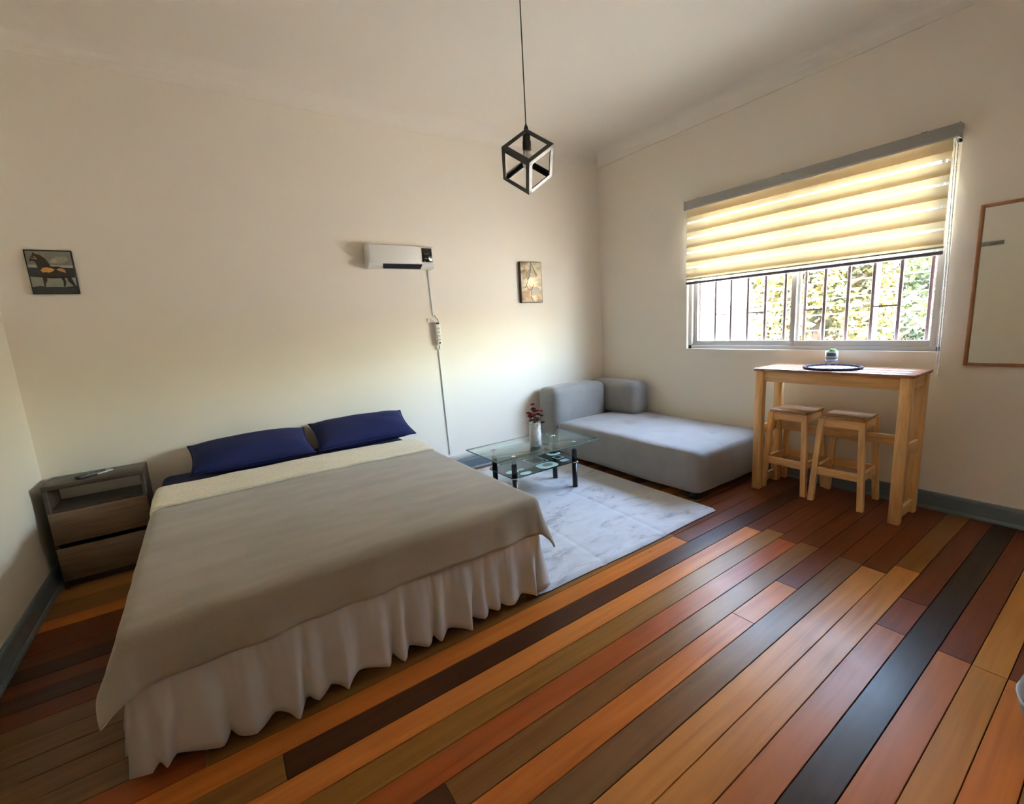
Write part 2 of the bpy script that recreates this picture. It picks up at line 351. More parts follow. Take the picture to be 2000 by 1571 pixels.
# ------------------------------------------------------------------ window
win = bpy.data.objects.new('window_1', None); COL.objects.link(win); win.location = (R+.07, (WY0+WY1)/2, WZ0); ORG['window_1'] = Vector(win.location)
tag(win, 'white two-sash sliding window behind the half-lowered blind', kind='structure')
fx0, fx1 = R+.035, R+.105
fr = MB(); fr.box(fx0, fx1, WY0, WY0+.035, WZ0, WZ1, .003).box(fx0, fx1, WY1-.035, WY1, WZ0, WZ1, .003).box(fx0, fx1, WY0, WY1, WZ0, WZ0+.035, .003).box(fx0, fx1, WY0, WY1, WZ1-.035, WZ1, .003)
fr.box(fx0+.012, fx0+.018, WY0, WY1, WZ0+.03, WZ0+.048).box(fx0+.038, fx0+.044, WY0, WY1, WZ0+.03, WZ0+.048)
fr.build('window_frame', ALU, win)
MID = 1.868
for (a, b, x0, lab) in ((WY0+.03, MID+.03, fx0+.006, 0), (MID-.03, WY1-.03, fx0+.040, 1)):
    x1 = x0+.026; sw = .042; z0, z1 = WZ0+.036, WZ1-.03
    m = MB(); m.box(x0, x1, a, a+sw, z0, z1, .003).box(x0, x1, b-sw, b, z0, z1, .003).box(x0, x1, a+sw, b-sw, z0, z0+sw, .003).box(x0, x1, a+sw, b-sw, z1-sw, z1, .003)
    sash = m.build('sash', ALU, win)
    MB().box(x0+.011, x0+.015, a+sw-.004, b-sw+.004, z0+sw-.004, z1-sw+.004).build('pane', PANE, sash)

# security grille outside the glass
gx = R+.135
gr = thing('security_grille', 'red-brown iron security bars outside the window glass', 'grille', (gx, 1.9, WZ0))
for y in (2.825, 2.649, 2.486, 2.320, 2.157, 1.985, 1.823, 1.675, 1.509, 1.344, 1.178, 1.005):
    MB().box(gx-.009, gx+.009, y-.011, y+.011, WZ0+.004, WZ1-.004, .0015, 1).build('upright_bar', DARKBAR, gr)
for y0, y1 in ((2.486, 2.649), (2.157, 2.320), (1.675, 1.823), (1.178, 1.344)):
    MB().box(gx-.005, gx+.005, y0, y1, 1.468, 1.480).build('cross_bar', DARKBAR, gr)
for z in (WZ0+.012, WZ1-.02): MB().box(gx-.006, gx+.006, WY0+.002, WY1-.002, z-.006, z+.006).build('rail', DARKBAR, gr)

# ------------------------------------------------------------------ zebra roller blind
bx = R-.048; BY0, BY1 = .925, 2.862
bl = thing('roller_blind', 'cream zebra roller blind half lowered over the window with grey cassette', 'blind', (bx, 1.89, 2.5))
MB().box(R-.088, R-.004, .895, 2.872, 2.512, 2.592, .008, 3).build('cassette', GREYRAIL, bl)
for y in (.893, 2.868): MB().box(R-.090, R-.003, y, y+.006, 2.508, 2.596, .002).build('end_cap', GREYRAIL, bl)
for y in (1.06, 1.95, 2.72): MB().box(R-.06, R-.001, y, y+.03, 2.588, 2.600).build('mounting_clip', BLACK_PL, bl)
per = .144; solid = .084; gap = .022
# dark overlaps are centred on 1.884 + k*per ; the see-through gaps half a period above
for layer, x, sh in ((0, bx-.008, 0), (1, bx+.008, 1)):
    z = 1.884-per*1
    lo = 1.845
    for k in range(-1, 6):
        zc = 1.884+per*k
        # front cloth runs up from the overlap, rear cloth runs down from it
        a, b = (zc-.020, zc+.020+(.144-.04-gap)/2) if layer == 0 else (zc-.020-(.144-.04-gap)/2, zc+.020)
        a2 = max(a, lo); b2 = min(b, 2.52)
        if b2-a2 > .006: MB().box(x-.0004, x+.0004, BY0, BY1, a2, b2).build('cloth_band', BLIND, bl)
        c, d = (b, zc+per-.020) if layer == 0 else (b, zc+per-.020-(.144-.04-gap)/2)
        c2 = max(c, lo); d2 = min(d, 2.52)
        if d2-c2 > .006: MB().box(x-.0003, x+.0003, BY0, BY1, c2, d2).build('sheer_band', SHEER, bl)
MB().box(bx-.012, bx+.012, BY0-.004, BY1+.004, 1.836, 1.846, .003).build('hem_bar', GREYRAIL, bl)
MB().box(bx-.0006, bx+.0006, BY0, BY1, 1.815, 1.838).build('hem_loop', SHEER, bl)
MB().box(bx-.011, bx+.011, BY0-.004, BY1+.004, 1.792, 1.818, .009, 3).build('bottom_rail', plain('dark_blind_rail', (.14, .11, .13), .4), bl)
def beads(pts, step, r):
    m = MB(); pts = [Vector(p) for p in pts]; acc = 0
    for a, b in zip(pts, pts[1:]):
        Ls = (b-a).length; t = acc
        while t < Ls:
            c = a+(b-a)*t/Ls
            m.add([c+Vector(q)*r for q in ((1, 0, 0), (-1, 0, 0), (0, 1, 0), (0, -1, 0), (0, 0, 1), (0, 0, -1))], [[0, 2, 4], [2, 1, 4], [1, 3, 4], [3, 0, 4], [2, 0, 5], [1, 2, 5], [3, 1, 5], [0, 3, 5]], 0, True); t += step
        acc = t-Ls
    m.tube(pts, r*.35, 5); return m
chain = beads([(R-.05, .915, 2.52), (R-.045, .905, 1.85), (R-.035, .900, 1.30), (R-.030, .900, 1.0), (R-.032, .895, .960), (R-.034, .888, 1.0), (R-.045, .885, 1.14), (R-.055, .885, 1.5), (R-.062, .900, 2.52)],   .0115, .0046)
o = chain.build('bead_chain', WHITE_PL, bl, fixn=False); o['label'] = 'white beaded pull chain'

# ------------------------------------------------------------------ bed
BX0, BX1, BYF, BYH, BZ = -.372, 1.375, 1.865, 4.07, .552
bed = thing('bed', 'double bed with navy sheet and ruffled off-white skirt against the back wall', 'bed', ((BX0+BX1)/2, (BYF+BYH)/2, 0))
MB().box(BX0+.015, BX1-.015, BYF+.02, BYH, .09, .30, .02).build('bed_base', plain('bed_base_cloth', (.12, .11, .10), .9), bed)
for x in (BX0+.12, BX1-.12):
    for y in (BYF+.15, BYH-.15): MB().lathe([(.022, 0.022 if x > 1 else 0), (.028, .10)], (x, y, 0), 16).build('leg', BLACK_PL, bed)
MB().box(BX0, BX1, BYF, BYH, .30, BZ, .05, 4).build('mattress', NAVY, bed)
# ruffled skirt: one sheet along the left side, the foot and the right side
sk = MB(); sx0, sx1, sy = BX0+.004, BX1+.0, BYF-.002
segs = [((sx0, BYH), (sx0, sy), (-1, 0)), ((sx0, sy), (sx1, sy), (0, -1)), ((sx1, sy), (sx1, BYH), (1, 0))]
rs = random.Random(11)
folds = [(rs.uniform(.55, 1.5), rs.uniform(.45, 1.25)) for _ in range(90)]
pos = []; acc = 0
for w, a in folds: pos.append((acc, w*.105, a)); acc += w*.105
def ruf(t):
    for p, w, a in pos:
        if p <= t < p+w:
            q = (t-p)/w; pk = .35+.4*((p*7.3) % 1); e = .9+1.1*((p*3.7) % 1); u_ = q/pk if q < pk else (1-q)/(1-pk); return a*(.45*u_**1.2+.55*math.sin(PI/2*u_)**e), q, a
    return 0, 0, 0
path = []; tot = 0
for (a, b, nrm) in segs:
    a = Vector(a); b = Vector(b); Ls = (b-a).length; n_ = int(Ls/.009)
    for k in range(n_+(1 if nrm == (1, 0) else 0)): path.append((a+(b-a)*k/n_, Vector(nrm), tot+Ls*k/n_))
    tot += Ls
NV = 12; vv = []
for p, nrm, t in path:
    r_, q, a_ = ruf(t)
    if nrm.x < 0 and p.y > 3.55: r_ *= .3
    n2 = noise.noise(Vector((t*3, 4.2, 0)))
    fine = .35*math.sin(t*150+3*math.sin(t*17))
    hem = .058+.016*noise.noise(Vector((t*2.3, 1.7, 3)))-.032*min(r_, 1.1)
    for j in range(NV+1):
        s = j/NV; z = .388+(hem-.388)*s
        out = .005+.056*s**1.05*r_+.030*s*(.5+n2)*(0 if nrm.x < 0 and p.y > 3.55 else 1)+.0045*(1-s)**2*fine*(1 if s > .04 else .3)+.004*math.sin(t*67+9*s)*s*(1-s)+.010*math.sin(7*s+q*5)*s*(1-s)*a_
        tang = Vector((-nrm.y, nrm.x))*(.020*s*math.sin(t*31+2*s))
        c = p+nrm*max(out, .002)+tang; vv.append(Vector((c.x, c.y, z)))
nP = len(path)
sk.add(vv, [[i*(NV+1)+j, (i+1)*(NV+1)+j, (i+1)*(NV+1)+j+1, i*(NV+1)+j+1] for i in range(nP-1) for j in range(NV)], 0, True)
skirt = sk.build('ruffled_skirt', SKIRT, bed, fixn=False); skirt['label'] = 'gathered off-white bed skirt'
mo = skirt.modifiers.new('thick', 'SOLIDIFY'); mo.thickness = .0015

# blanket: cloth draped over the mattress
def drape(u, v, lift, dsx, dsf, er=.045, flL=.34, flR=.14, flF=.085, wr=1.0):
    """cloth point (u,v) laid over the mattress rectangle, hanging beyond its edges"""
    x0, x1, y0 = BX0+.035, BX1-.01, BYF+.03
    px = min(max(u, x0), x1); py = max(v, y0); ex = u-px; ey = v-py; d = math.hypot(ex, ey)
    zt = BZ+lift+wr*(.006*noise.noise(Vector((u*2.2, v*1.3, 2)))+.0035*noise.noise(Vector((u*5, v*11, 7))))
    zt += .010*math.sin(PI*min(max((u-x0)/(x1-x0), 0), 1))
    if d < 1e-6: return Vector((px, py, zt))
    dx, dy = ex/d, ey/d
    fl = (flL if ex < 0 else flR)*abs(dx)+flF*abs(dy)
    cor = (abs(dx)*abs(dy)*2); fl += cor*(.16 if ex < 0 else .10)
    if ex < 0 and ey == 0: fl *= .25+.75*max(0, min(1, (2.9-v)/1.0))
    if d < er*PI/2: out = er*math.sin(d/er); dn = er*(1-math.cos(d/er))
    else:
        s = d-er*PI/2; out = er+s*fl; dn = er+s*math.sqrt(max(0, 1-fl*fl))
    k = max(0, d-er)/.25
    tpar = (u if abs(dy) > abs(dx) else v)
    out += k*(.012*math.sin(tpar*13+1)+.008*math.sin(tpar*29))*(1-cor)*wr
    if ex > -.001 and u > .7: out += k*.02*max(0, math.sin((u-.7)*16))*(abs(dy))*wr
    return Vector((px+dx*out, py+dy*out, zt-dn))
bk = thing('blanket', 'taupe fleece blanket spread over the bed with its cream head end folded back', 'blanket', ((BX0+BX1)/2, 2.7, BZ))
U0, U1, V0, V1 = BX0-.170, BX1+.225, BYF-.198, 3.60
m = MB().grid(lambda a, b: drape(U0+(U1-U0)*a, V0+(V1-V0)*b, .012, 0, 0), 130, 120)
top = m.build('fleece_top', [BLANKET, SHERPA], bk, fixn=False)
mo = top.modifiers.new('thick', 'SOLIDIFY'); mo.thickness = .011; mo.offset = -1; mo.material_offset = 1; mo.material_offset_rim = 1
f0, f1 = 3.19, 3.66
def foldpt(a, b):
    e = .012*noise.noise(Vector((a*9, 3, 1)))
    v = f0+e+(f1-f0-e)*b
    lift = .034+.010*math.sin(PI*b)-(.030 if b > .97 else .016*max(0, (b-.85)/.15))
    u = BX0-.125+(BX1-BX0+.29)*a
    return drape(u, v, lift-(.006 if b < .02 else 0), 0, 0, flL=.30)+Vector((0, 0, .004*noise.noise(Vector((a*14, b*5, 9)))))
fo = MB().grid(foldpt, 120, 26).build('folded_head_end', SHERPA, bk, fixn=False); fo['label'] = 'cream sherpa lining turned back at the head'
mo = fo.modifiers.new('thick', 'SOLIDIFY'); mo.thickness = .022; mo.offset = -1

def pillow(name, label, c, sx, sy, th, tilt, rz, seed):
    t = thing(name, label, 'pillow', c)
    rot = Matrix.Translation(Vector(c)) @ Matrix.Rotation(rz, 4, 'Z') @ Matrix.Rotation(tilt, 4, 'X')
    m = MB(); N = 30; M_ = 20
    def half(sgn):
        def f(a, b):
            x, y = a*2-1, b*2-1
            h = ((1-abs(x)**3.2)*(1-abs(y)**2.6)); h = max(h, 0)**.62
            pin = 1-.07*(1-abs(x)**2)*0
            ex = x*sx/2*(1-.06*(1-abs(y)**2)*abs(x)**4*1.0)*pin; ey = y*sy/2*(1-.10*(1-abs(x)**2)*abs(y)**4)
            w = .010*noise.noise(Vector((x*2+seed, y*2, sgn)))+.006*noise.noise(Vector((x*6+seed, y*7, sgn*3)))*(abs(x)**2)
            return rot @ Vector((ex, ey, sgn*th/2*h+w*h))
        return f
    m.grid(half(1), N, M_); m.grid(half(-1), N, M_)
    o = m.build('pillow_case', NAVY, t)
    bm = bmesh.new(); bm.from_mesh(o.data); bmesh.ops.remove_doubles(bm, verts=bm.verts, dist=.0005); bmesh.ops.recalc_face_normals(bm, faces=bm.faces); bm.to_mesh(o.data); bm.free()
    # flat seam flange around the edge
    fl = MB(); pr = []
    for k in range(120):
        q = k/120*4; sd = int(q); a = q-sd
        x, y = ((a*2-1, -1), (1, a*2-1), (1-a*2, 1), (-1, 1-a*2))[sd]
        pr.append((x, y))
    fl.tube([rot @ Vector((x*sx/2*(1-.06*(1-abs(y)**2)*abs(x)**4), y*sy/2*(1-.10*(1-abs(x)**2)*abs(y)**4), 0)) for x, y in pr+pr[:1]], .0045, 6)
    fl.build('edge_seam', NAVY, t)
    return t
pillow('pillow', 'navy pillow on the bed nearest the nightstand', (.215, 3.885, .672), .81, .40, .185, math.radians(20), math.radians(1), 1)
pillow('pillow', 'navy pillow on the bed nearest the white heater', (1.055, 3.890, .678), .81, .40, .185, math.radians(24), math.radians(-1), 5)

# ------------------------------------------------------------------ nightstand
nx0, nx1, ny0, ny1, nzt = -.930, -.440, 3.805, 4.065, .682
ns = thing('nightstand', 'dark brown two-drawer nightstand with open niche beside the bed', 'nightstand', ((nx0+nx1)/2, (ny0+ny1)/2, 0))
MB().box(nx0, nx1, ny0-.006, ny1, nzt-.028, nzt, .002, 1).build('top_panel', NS_DARK, ns)
for x in (nx0, nx1-.022): MB().box(x, x+.022, ny0, ny1, .0, nzt-.028, .0015, 1).build('side_panel', NS_DARK, ns)
MB().box(nx0+.022, nx1-.022, ny0+.004, ny1, .505, .525).build('niche_shelf', NS_DARK, ns)
MB().box(nx0+.022, nx1-.022, ny1-.012, ny1-.004, .05, .505).build('back_panel', NS_DARK, ns)
MB().box(nx0+.022, nx1-.022, ny0+.035, ny0+.05, .0, .055).build('plinth', NS_DARK, ns)
for z0, z1 in ((.302, .508), (.058, .272)):
    dr = MB().box(nx0+.006, nx1-.006, ny0-.014, ny0+.004, z0, z1, .0015, 1).build('drawer_front', NS_FRONT, ns)
    MB().box(nx0+.03, nx1-.03, ny0+.004, ny1-.03, z0+.01, z1-.03).build('drawer_box', NS_DARK, dr)
def remote(name, label, c, l_, w_, h_, rz, mat, bm_, rows):
    t = thing(name, label, 'remote', c); rot = Matrix.Translation(Vector(c)) @ Matrix.Rotation(rz, 4, 'Z')
    MB().box(-l_/2, l_/2, -w_/2, w_/2, 0, h_, .004, 3, mat=rot).build('case', mat, t)
    for i in range(rows):
        for j in range(2):
            MB().lathe([(.0045, 0), (.0045, .0012), (.003, .0018)], (-l_/2+.02+i*.017, (j-.5)*w_*.45, h_), 10, mat=rot).build('button', bm_, t)
remote('remote_control', 'black remote control lying on the nightstand', (-.715, 3.91, nzt), .15, .048, .020, math.radians(38), BLACK_PL, plain('grey_rubber', (.15, .15, .15), .6), 6)
remote('remote_control', 'small pale grey remote lying on the nightstand', (-.655, 3.945, nzt), .095, .038, .010, math.radians(42), plain('pale_grey_plastic', (.55, .55, .50), .4), plain('dark_rubber', (.06, .06, .06), .6), 3)

# ------------------------------------------------------------------ wall heater, cable, power strip
ht = thing('wall_heater', 'white wall-mounted heater with black display above the bed', 'heater', (1.6, 4.05, 2.15))
hx0, hx1, hy, hz0, hz1 = 1.292, 1.915, 3.992, 2.055, 2.262
pf = [(D-.002, hz1-.004), (hy+.03, hz1-.004), (hy+.008, hz1-.012), (hy, hz1-.03), (hy, hz0+.040), (hy+.012, hz0+.016), (hy+.042, hz0), (D-.002, hz0)]
m = MB(); n_ = len(pf)
m.add([(hx0, y, z) for y, z in pf]+[(hx1, y, z) for y, z in pf], [[k, (k+1) % n_, n_+(k+1) % n_, n_+k] for k in range(n_)]+[list(range(n_))[::-1], [n_+k for k in range(n_)]])
body = m.build('body', WHITE_PL, ht); mo = body.modifiers.new('round', 'BEVEL'); mo.width = .006; mo.segments = 2; mo.limit_method = 'ANGLE'
MB().box(hx0+.012, 1.780, hy-.003, hy+.004, hz0+.045, hz1-.014, .002).build('front_panel', WHITE_PL, ht)
dsp = MB().box(1.792, 1.892, hy-.004, hy+.004, 2.112, 2.236, .002, 1).build('display', plain('smoked_display', (.012, .011, .010), .15), ht)
for k in range(3): MB().box(1.815+k*.018, 1.827+k*.018, hy-.0046, hy-.0038, 2.176, 2.194).build('digit', plain('dim_digit', (.06, .06, .06), .4), dsp)
for k in range(3): MB().box(1.815+k*.018, 1.827+k*.018, hy-.0046, hy-.0038, 2.140, 2.146).build('icon', plain('dim_icon', (.05, .05, .05), .4), dsp)
MB().add([(1.418, hy+.0015, hz0+.036), (1.788, hy+.0015, hz0+.036), (1.780, hy+.033, hz0+.0015), (1.426, hy+.033, hz0+.0015), (1.418, hy-.0005, hz0+.030), (1.788, hy-.0005, hz0+.030), (1.780, hy+.030, hz0-.003), (1.426, hy+.030, hz0-.003)],
         [[0, 1, 2, 3], [7, 6, 5, 4], [0, 4, 5, 1], [1, 5, 6, 2], [2, 6, 7, 3], [3, 7, 4, 0]]).build('air_slot', BLACK_PL, ht)
def duct(label, x0, z0, x1, z1):
    m = MB(); w = .011
    m.add([(x0-w, D, z0), (x0+w, D, z0), (x1+w, D, z1), (x1-w, D, z1), (x0-w+.002, D-.012, z0), (x0+w-.002, D-.012, z0), (x1+w-.002, D-.012, z1), (x1-w+.002, D-.012, z1)],
          [[0, 1, 2, 3], [7, 6, 5, 4], [0, 4, 5, 1], [1, 5, 6, 2], [2, 6, 7, 3], [3, 7, 4, 0]])
    o = m.build('cable_duct', WHITE_PL); tag(o, label, 'cable duct')
duct('white cable duct running from the heater down to the power strip', 1.893, 2.054, 1.909, 1.628)
duct('white cable duct running from the power strip down to the baseboard', 1.938, 1.300, 1.968, .21)
rw = MB().box(1.95, 4.20, D-.014, D, .140, .182, .003, 1).build('cable_duct', WHITE_PL); tag(rw, 'white cable duct lying along the top of the back baseboard', 'cable duct')
ps = thing('power_strip', 'white power strip hanging upright on the back wall below the heater', 'power strip', (1.928, D-.02, 1.45))
tm = Matrix.Translation((1.930, D-.026, 1.455)) @ Matrix.Rotation(math.radians(-2.5), 4, 'Y')
MB().box(-.026, .026, -.021, .021, -.115, .110, .008, 3, mat=tm).build('case', WHITE_PL, ps)
for k in range(4):
    so = MB().box(-.017, .017, -.0225, -.020, .045-k*.036-.014, .045-k*.036+.014, .003, 2, mat=tm).build('socket', plain('ivory_socket', (.66, .64, .58), .5), ps)
    MB().box(-.008, -.004, -.0232, -.0215, .045-k*.036-.004, .045-k*.036+.004, mat=tm).box(.004, .008, -.0232, -.0215, .045-k*.036-.004, .045-k*.036+.004, mat=tm).build('slots', BLACK_PL, so)
MB().box(-.010, .010, -.0245, -.020, -.103, -.088, .002, mat=tm).build('switch', plain('dark_switch', (.03, .02, .02), .4), ps)
MB().box(-.017, .017, -.024, .010, .085, .102, .003, mat=tm).build('plug', BLACK_PL, ps)
MB().tube([(1.932, D-.05, 1.56), (1.936, D-.035, 1.585), (1.925, D-.02, 1.605), (1.912, D-.008, 1.63)], .004, 8).build('cord', plain('grey_cord', (.25, .24, .22), .5), ps)
MB().lathe([(.014, 0), (.010, .02), (.007, .045)], (0, 0, -.158), 12, mat=tm).build('cord_grip', WHITE_PL, ps)
ol = thing('wall_outlet', 'white wall outlet plate beside the top of the power strip', 'outlet', (1.868, D-.004, 1.585))
MB().box(1.838, 1.902, D-.010, D, 1.566, 1.606, .004, 2).build('plate', WHITE_PAINT, ol)
MB().box(1.868, 1.902, D-.020, D-.010, 1.575, 1.600, .004, 2).build('plug', WHITE_PL, ol)

# ------------------------------------------------------------------ pictures
def ellipse(cx, cy, rx, ry, n=20, rot=0):
    return [(cx+rx*math.cos(a)*math.cos(rot)-ry*math.sin(a)*math.sin(rot), cy+rx*math.cos(a)*math.sin(rot)+ry*math.sin(a)*math.cos(rot)) for a in [2*PI*k/n for k in range(n)]]
p1 = thing('horse_picture', 'small canvas of a dark horse on the left of the back wall', 'picture', (-.712, D-.01, 1.856))
px0, px1, pz0, pz1 = -.822, -.602, 1.858, 2.130; pw, ph = px1-px0, pz1-pz0
MB().box(px0, px1, D-.020, D-.001, pz0, pz1, .002, 1).build('canvas', plain('black_canvas_edge', (.012, .012, .012), .6), p1)
def pic_flat(name, pts, c, t, lay): # outline in 0..1 picture units
    MB().prism(pts, t, lambda a, b, k: Vector((px0+a*pw, D-.0200-lay*.0004-k, pz0+b*ph))).build(name, plain('print_'+name, c, .55, var=.3, scale=25), p1)
pic_flat('painted_sky', [(.03, .66), (.97, .66), (.97, .97), (.03, .97)], (.20, .19, .15), .0004, 0)
pic_flat('painted_glow', [(.46, .74), (.52, .70), (.62, .69), (.80, .72), (.92, .80), (.84, .86), (.66, .85), (.55, .82)], (.28, .265, .21), .0004, 1)
pic_flat('painted_cloud', [(.52, .73), (.58, .71), (.66, .74), (.63, .80), (.56, .79)], (.40, .38, .29), .0004, 2)
pic_flat('painted_horizon', [(.03, .60), (.97, .60), (.97, .665), (.03, .665)], (.36, .37, .33), .0004, 1)
pic_flat('painted_hills', [(.03, .40), (.97, .40), (.97, .60), (.60, .57), (.30, .60), (.03, .62)], (.02, .022, .02), .0004, 0)
pic_flat('painted_water', [(.03, .16), (.75, .16), (.97, .19), (.97, .38), (.5, .36), (.03, .40)], (.24, .25, .20), .0004, 1)
pic_flat('painted_shore', [(.03, .02), (.97, .02), (.97, .13), (.7, .16), (.4, .14), (.2, .19), (.03, .16)], (.03, .027, .03), .0004, 2)
pic_flat('horse_body', [(.26, .55), (.22, .60), (.20, .73), (.14, .75), (.08, .73), (.10, .80), (.16, .88), (.20, .95), (.23, .91), (.33, .88), (.42, .80), (.47, .70), (.50, .63), (.66, .63), (.76, .60), (.80, .54), (.80, .46), (.74, .36), (.76, .28), (.72, .17), (.68, .17), (.70, .28), (.66, .38), (.60, .40), (.42, .39), (.36, .42), (.37, .32), (.31, .22), (.29, .22), (.28, .34), (.27, .44)], (.018, .013, .010), .0005, 3)
pic_flat('horse_leg', [(.29, .44), (.36, .42), (.33, .26), (.30, .16), (.27, .16), (.28, .30)], (.03, .016, .012), .0005, 4)
pic_flat('horse_tail', [(.78, .56), (.84, .50), (.90, .34), (.96, .16), (.90, .18), (.80, .30), (.79, .44)], (.012, .012, .012), .0005, 4)
pic_flat('horse_shoulder', [(.27, .54), (.33, .60), (.42, .61), (.52, .585), (.57, .56), (.52, .52), (.44, .49), (.37, .50), (.31, .49)], (.62, .30, .06), .0005, 5)
pic_flat('horse_flank', [(.60, .56), (.66, .59), (.74, .585), (.79, .55), (.79, .49), (.72, .51), (.66, .53)], (.50, .25, .11), .0005, 5)
pic_flat('horse_bridle', [(.13, .80), (.24, .78), (.25, .80), (.20, .86), (.18, .86), (.21, .81), (.13, .82)], (.32, .22, .08), .0004, 5)

p2 = thing('leaf_panel', 'tall metallic gold panel with leaf pattern near the corner', 'picture', (3.106, D-.015, 1.722))
qx0, qx1, qz0, qz1 = 2.958, 3.255, 1.724, 2.163; qw, qh = qx1-qx0, qz1-qz0
MB().box(qx0, qx1, D-.032, D-.001, qz0, qz1, .002, 1).build('backing', plain('dark_brown_board', (.03, .018, .014), .5), p2)
def gold_mat():
    m, n, l, b = mat_base('brushed_gold_sheet'); t, _ = noise_tex(n, l, 5.5, 3, .5, sc=(1, 1, 1.6), dist=.8); g, _ = noise_tex(n, l, 30, 3, sc=(.3, 1, 3))
    l.new(ramp(n, l, t.outputs[0], [(.30, (.22, .15, .09)), (.45, (.55, .42, .26)), (.58, (.86, .78, .58)), (.72, (.48, .33, .20))]), b.inputs['Base Color'])
    setp(b, Metallic=.45, Roughness=.55); bump(n, l, b, g.outputs[0], .3, .003); return m
MB().box(qx0+.010, qx1-.006, D-.0335, D-.030, qz0+.006, qz1-.006, .001, 1).build('metal_sheet', gold_mat(), p2)
STR = plain('bronze_relief', (.10, .075, .06), .4, .5); LEAFM = plain('pewter_leaf', (.17, .15, .12), .45, .6, var=.3, scale=40)
def leaf_rel(name, pts, mat, t=.0012): MB().prism(pts, t, lambda a, b, k: Vector((qx0+a*qw, D-.0334-k, qz0+b*qh))).build(name, mat, p2)
leaf_rel('leaf', [(.47, .93), (.52, .86), (.50, .78), (.44, .66), (.40, .58), (.30, .56), (.28, .64), (.32, .74), (.42, .82), (.46, .88)], LEAFM)
leaf_rel('leaf', [(.55, .93), (.62, .86), (.70, .76), (.78, .70), (.74, .66), (.68, .70), (.60, .82)], LEAFM)
leaf_rel('leaf', [(.46, .17), (.48, .26), (.56, .36), (.70, .39), (.86, .36), (.84, .26), (.76, .20), (.60, .18)], LEAFM)
for pts in ([(.50, .98), (.50, .88), (.45, .74), (.36, .58), (.26, .42), (.18, .36)], [(.50, .98), (.58, .88), (.66, .76), (.76, .66)], [(.60, .44), (.52, .34), (.47, .22), (.46, .12), (.54, .04), (.62, .02)], [(.26, .42), (.34, .34), (.46, .31)]):
    MB().tube([(qx0+a*qw, D-.0345, qz0+b*qh) for a, b in pts], .0028, 6).build('stem_line', STR, p2)

# ------------------------------------------------------------------ pendant lamp: wire cube hung from one corner
lx, ly, lzt, diag = 1.692, 2.20, 2.588, .356
pe = thing('pendant_lamp', 'black open cube pendant lamp hanging by one corner from the ceiling', 'lamp', (lx, ly, lzt))
ea = diag/math.sqrt(3); rad = ea*math.sqrt(2/3); az = math.atan2(-ly, -lx)     # front corner turned to the viewer
Tt = Vector((lx, ly, lzt)); Bb = Vector((lx, ly, lzt-diag)); cen = (Tt+Bb)/2
azf = az+math.radians(3)
lo = [Vector((lx+rad*math.cos(azf+k*2*PI/3), ly+rad*math.sin(azf+k*2*PI/3), lzt-2*diag/3)) for k in range(3)]
up = [Vector((lx+rad*math.cos(azf+PI/3+k*2*PI/3), ly+rad*math.sin(azf+PI/3+k*2*PI/3), lzt-diag/3)) for k in range(3)]
edges = [(Tt, u) for u in up]+[(Bb, l_) for l_ in lo]+[(lo[k], up[k]) for k in range(3)]+[(lo[k], up[(k+2) % 3]) for k in range(3)]
for a, b in edges:
    mid = (a+b)/2; d = (b-a).normalized()
    w1 = (mid-cen).normalized()
    # the strip is an L of two thin flats lying in the two cube faces that meet in this edge
    ax = [v for v in ((up[0]-Tt).normalized(), (up[1]-Tt).normalized(), (up[2]-Tt).normalized())]
    others = [v for v in ax if abs(v.dot(d)) < .5]
    m = MB()
    for i_, v in enumerate(others):
        inw = v if (cen-mid).dot(v) > 0 else -v
        ov = others[1-i_]; inw2 = ov if (cen-mid).dot(ov) > 0 else -ov
        e = d*.0
        m.bar(a+inw*.0125+inw2*.001, b+inw*.0125+inw2*.001, .025, .002, inw)
    m.build('frame_bar', BLACK, pe)
MB().tube([(lx, ly, lzt-.004), (lx, ly, H-.02)], .0032, 8).build('cord', BLACK_PL, pe)
MB().lathe([(.005, .022), (.009, .010), (.013, 0), (.013, -.006)], (lx, ly, lzt), 16).build('cord_grip', BLACK_PL, pe)
MB().lathe([(.010, 0), (.021, -.020), (.022, -.060), (.025, -.064), (.025, -.108), (.020, -.110)], (lx, ly, lzt-.006), 24).build('socket', BLACK_PL, pe)
MB().lathe([(.013, 0), (.016, -.020), (.026, -.045), (.030, -.066), (.027, -.086), (.016, -.100), (.004, -.104)], (lx, ly, lzt-.112), 24).build('bulb', plain('opal_bulb_glass', (.85, .85, .82), .12), pe)
MB().lathe([(.05, 0), (.05, -.006), (.03, -.024), (.005, -.028)], (lx, ly, H), 28).build('ceiling_rose', BLACK, pe)

# ------------------------------------------------------------------ rug
rg = thing('rug', 'silver grey pile rug between the bed and the sofa', 'rug', (2.2, 2.9, 0))
rx0, rx1, ry0, ry1 = 1.330, 3.062, 1.825, 3.985
def rugf(a, b):
    x = rx0+(rx1-rx0)*a+.035*b*a; y = ry0+(ry1-ry0)*b
    e = min(a*(rx1-rx0), (1-a)*(rx1-rx0), b*(ry1-ry0), (1-b)*(ry1-ry0)); ed = min(1, e/.02)
    z = .006+.016*math.sqrt(max(0, 1-(1-ed)**2))
    g = .0025*noise.noise(Vector((x*7, y*9, 0)))
    # two soft fold creases running away from the viewer
    for xc in (1.88, 2.46):
        z += -.0045*math.exp(-((x-xc-.03*math.sin(y*3))/.016)**2)
    if a < .06 and b < .05: z += .012*(1-a/.06)*(1-b/.05)
    return Vector((x, y+.006*math.sin(x*5), z+g*ed))
MB().grid(rugf, 150, 120).build('pile', RUG, rg, fixn=False)
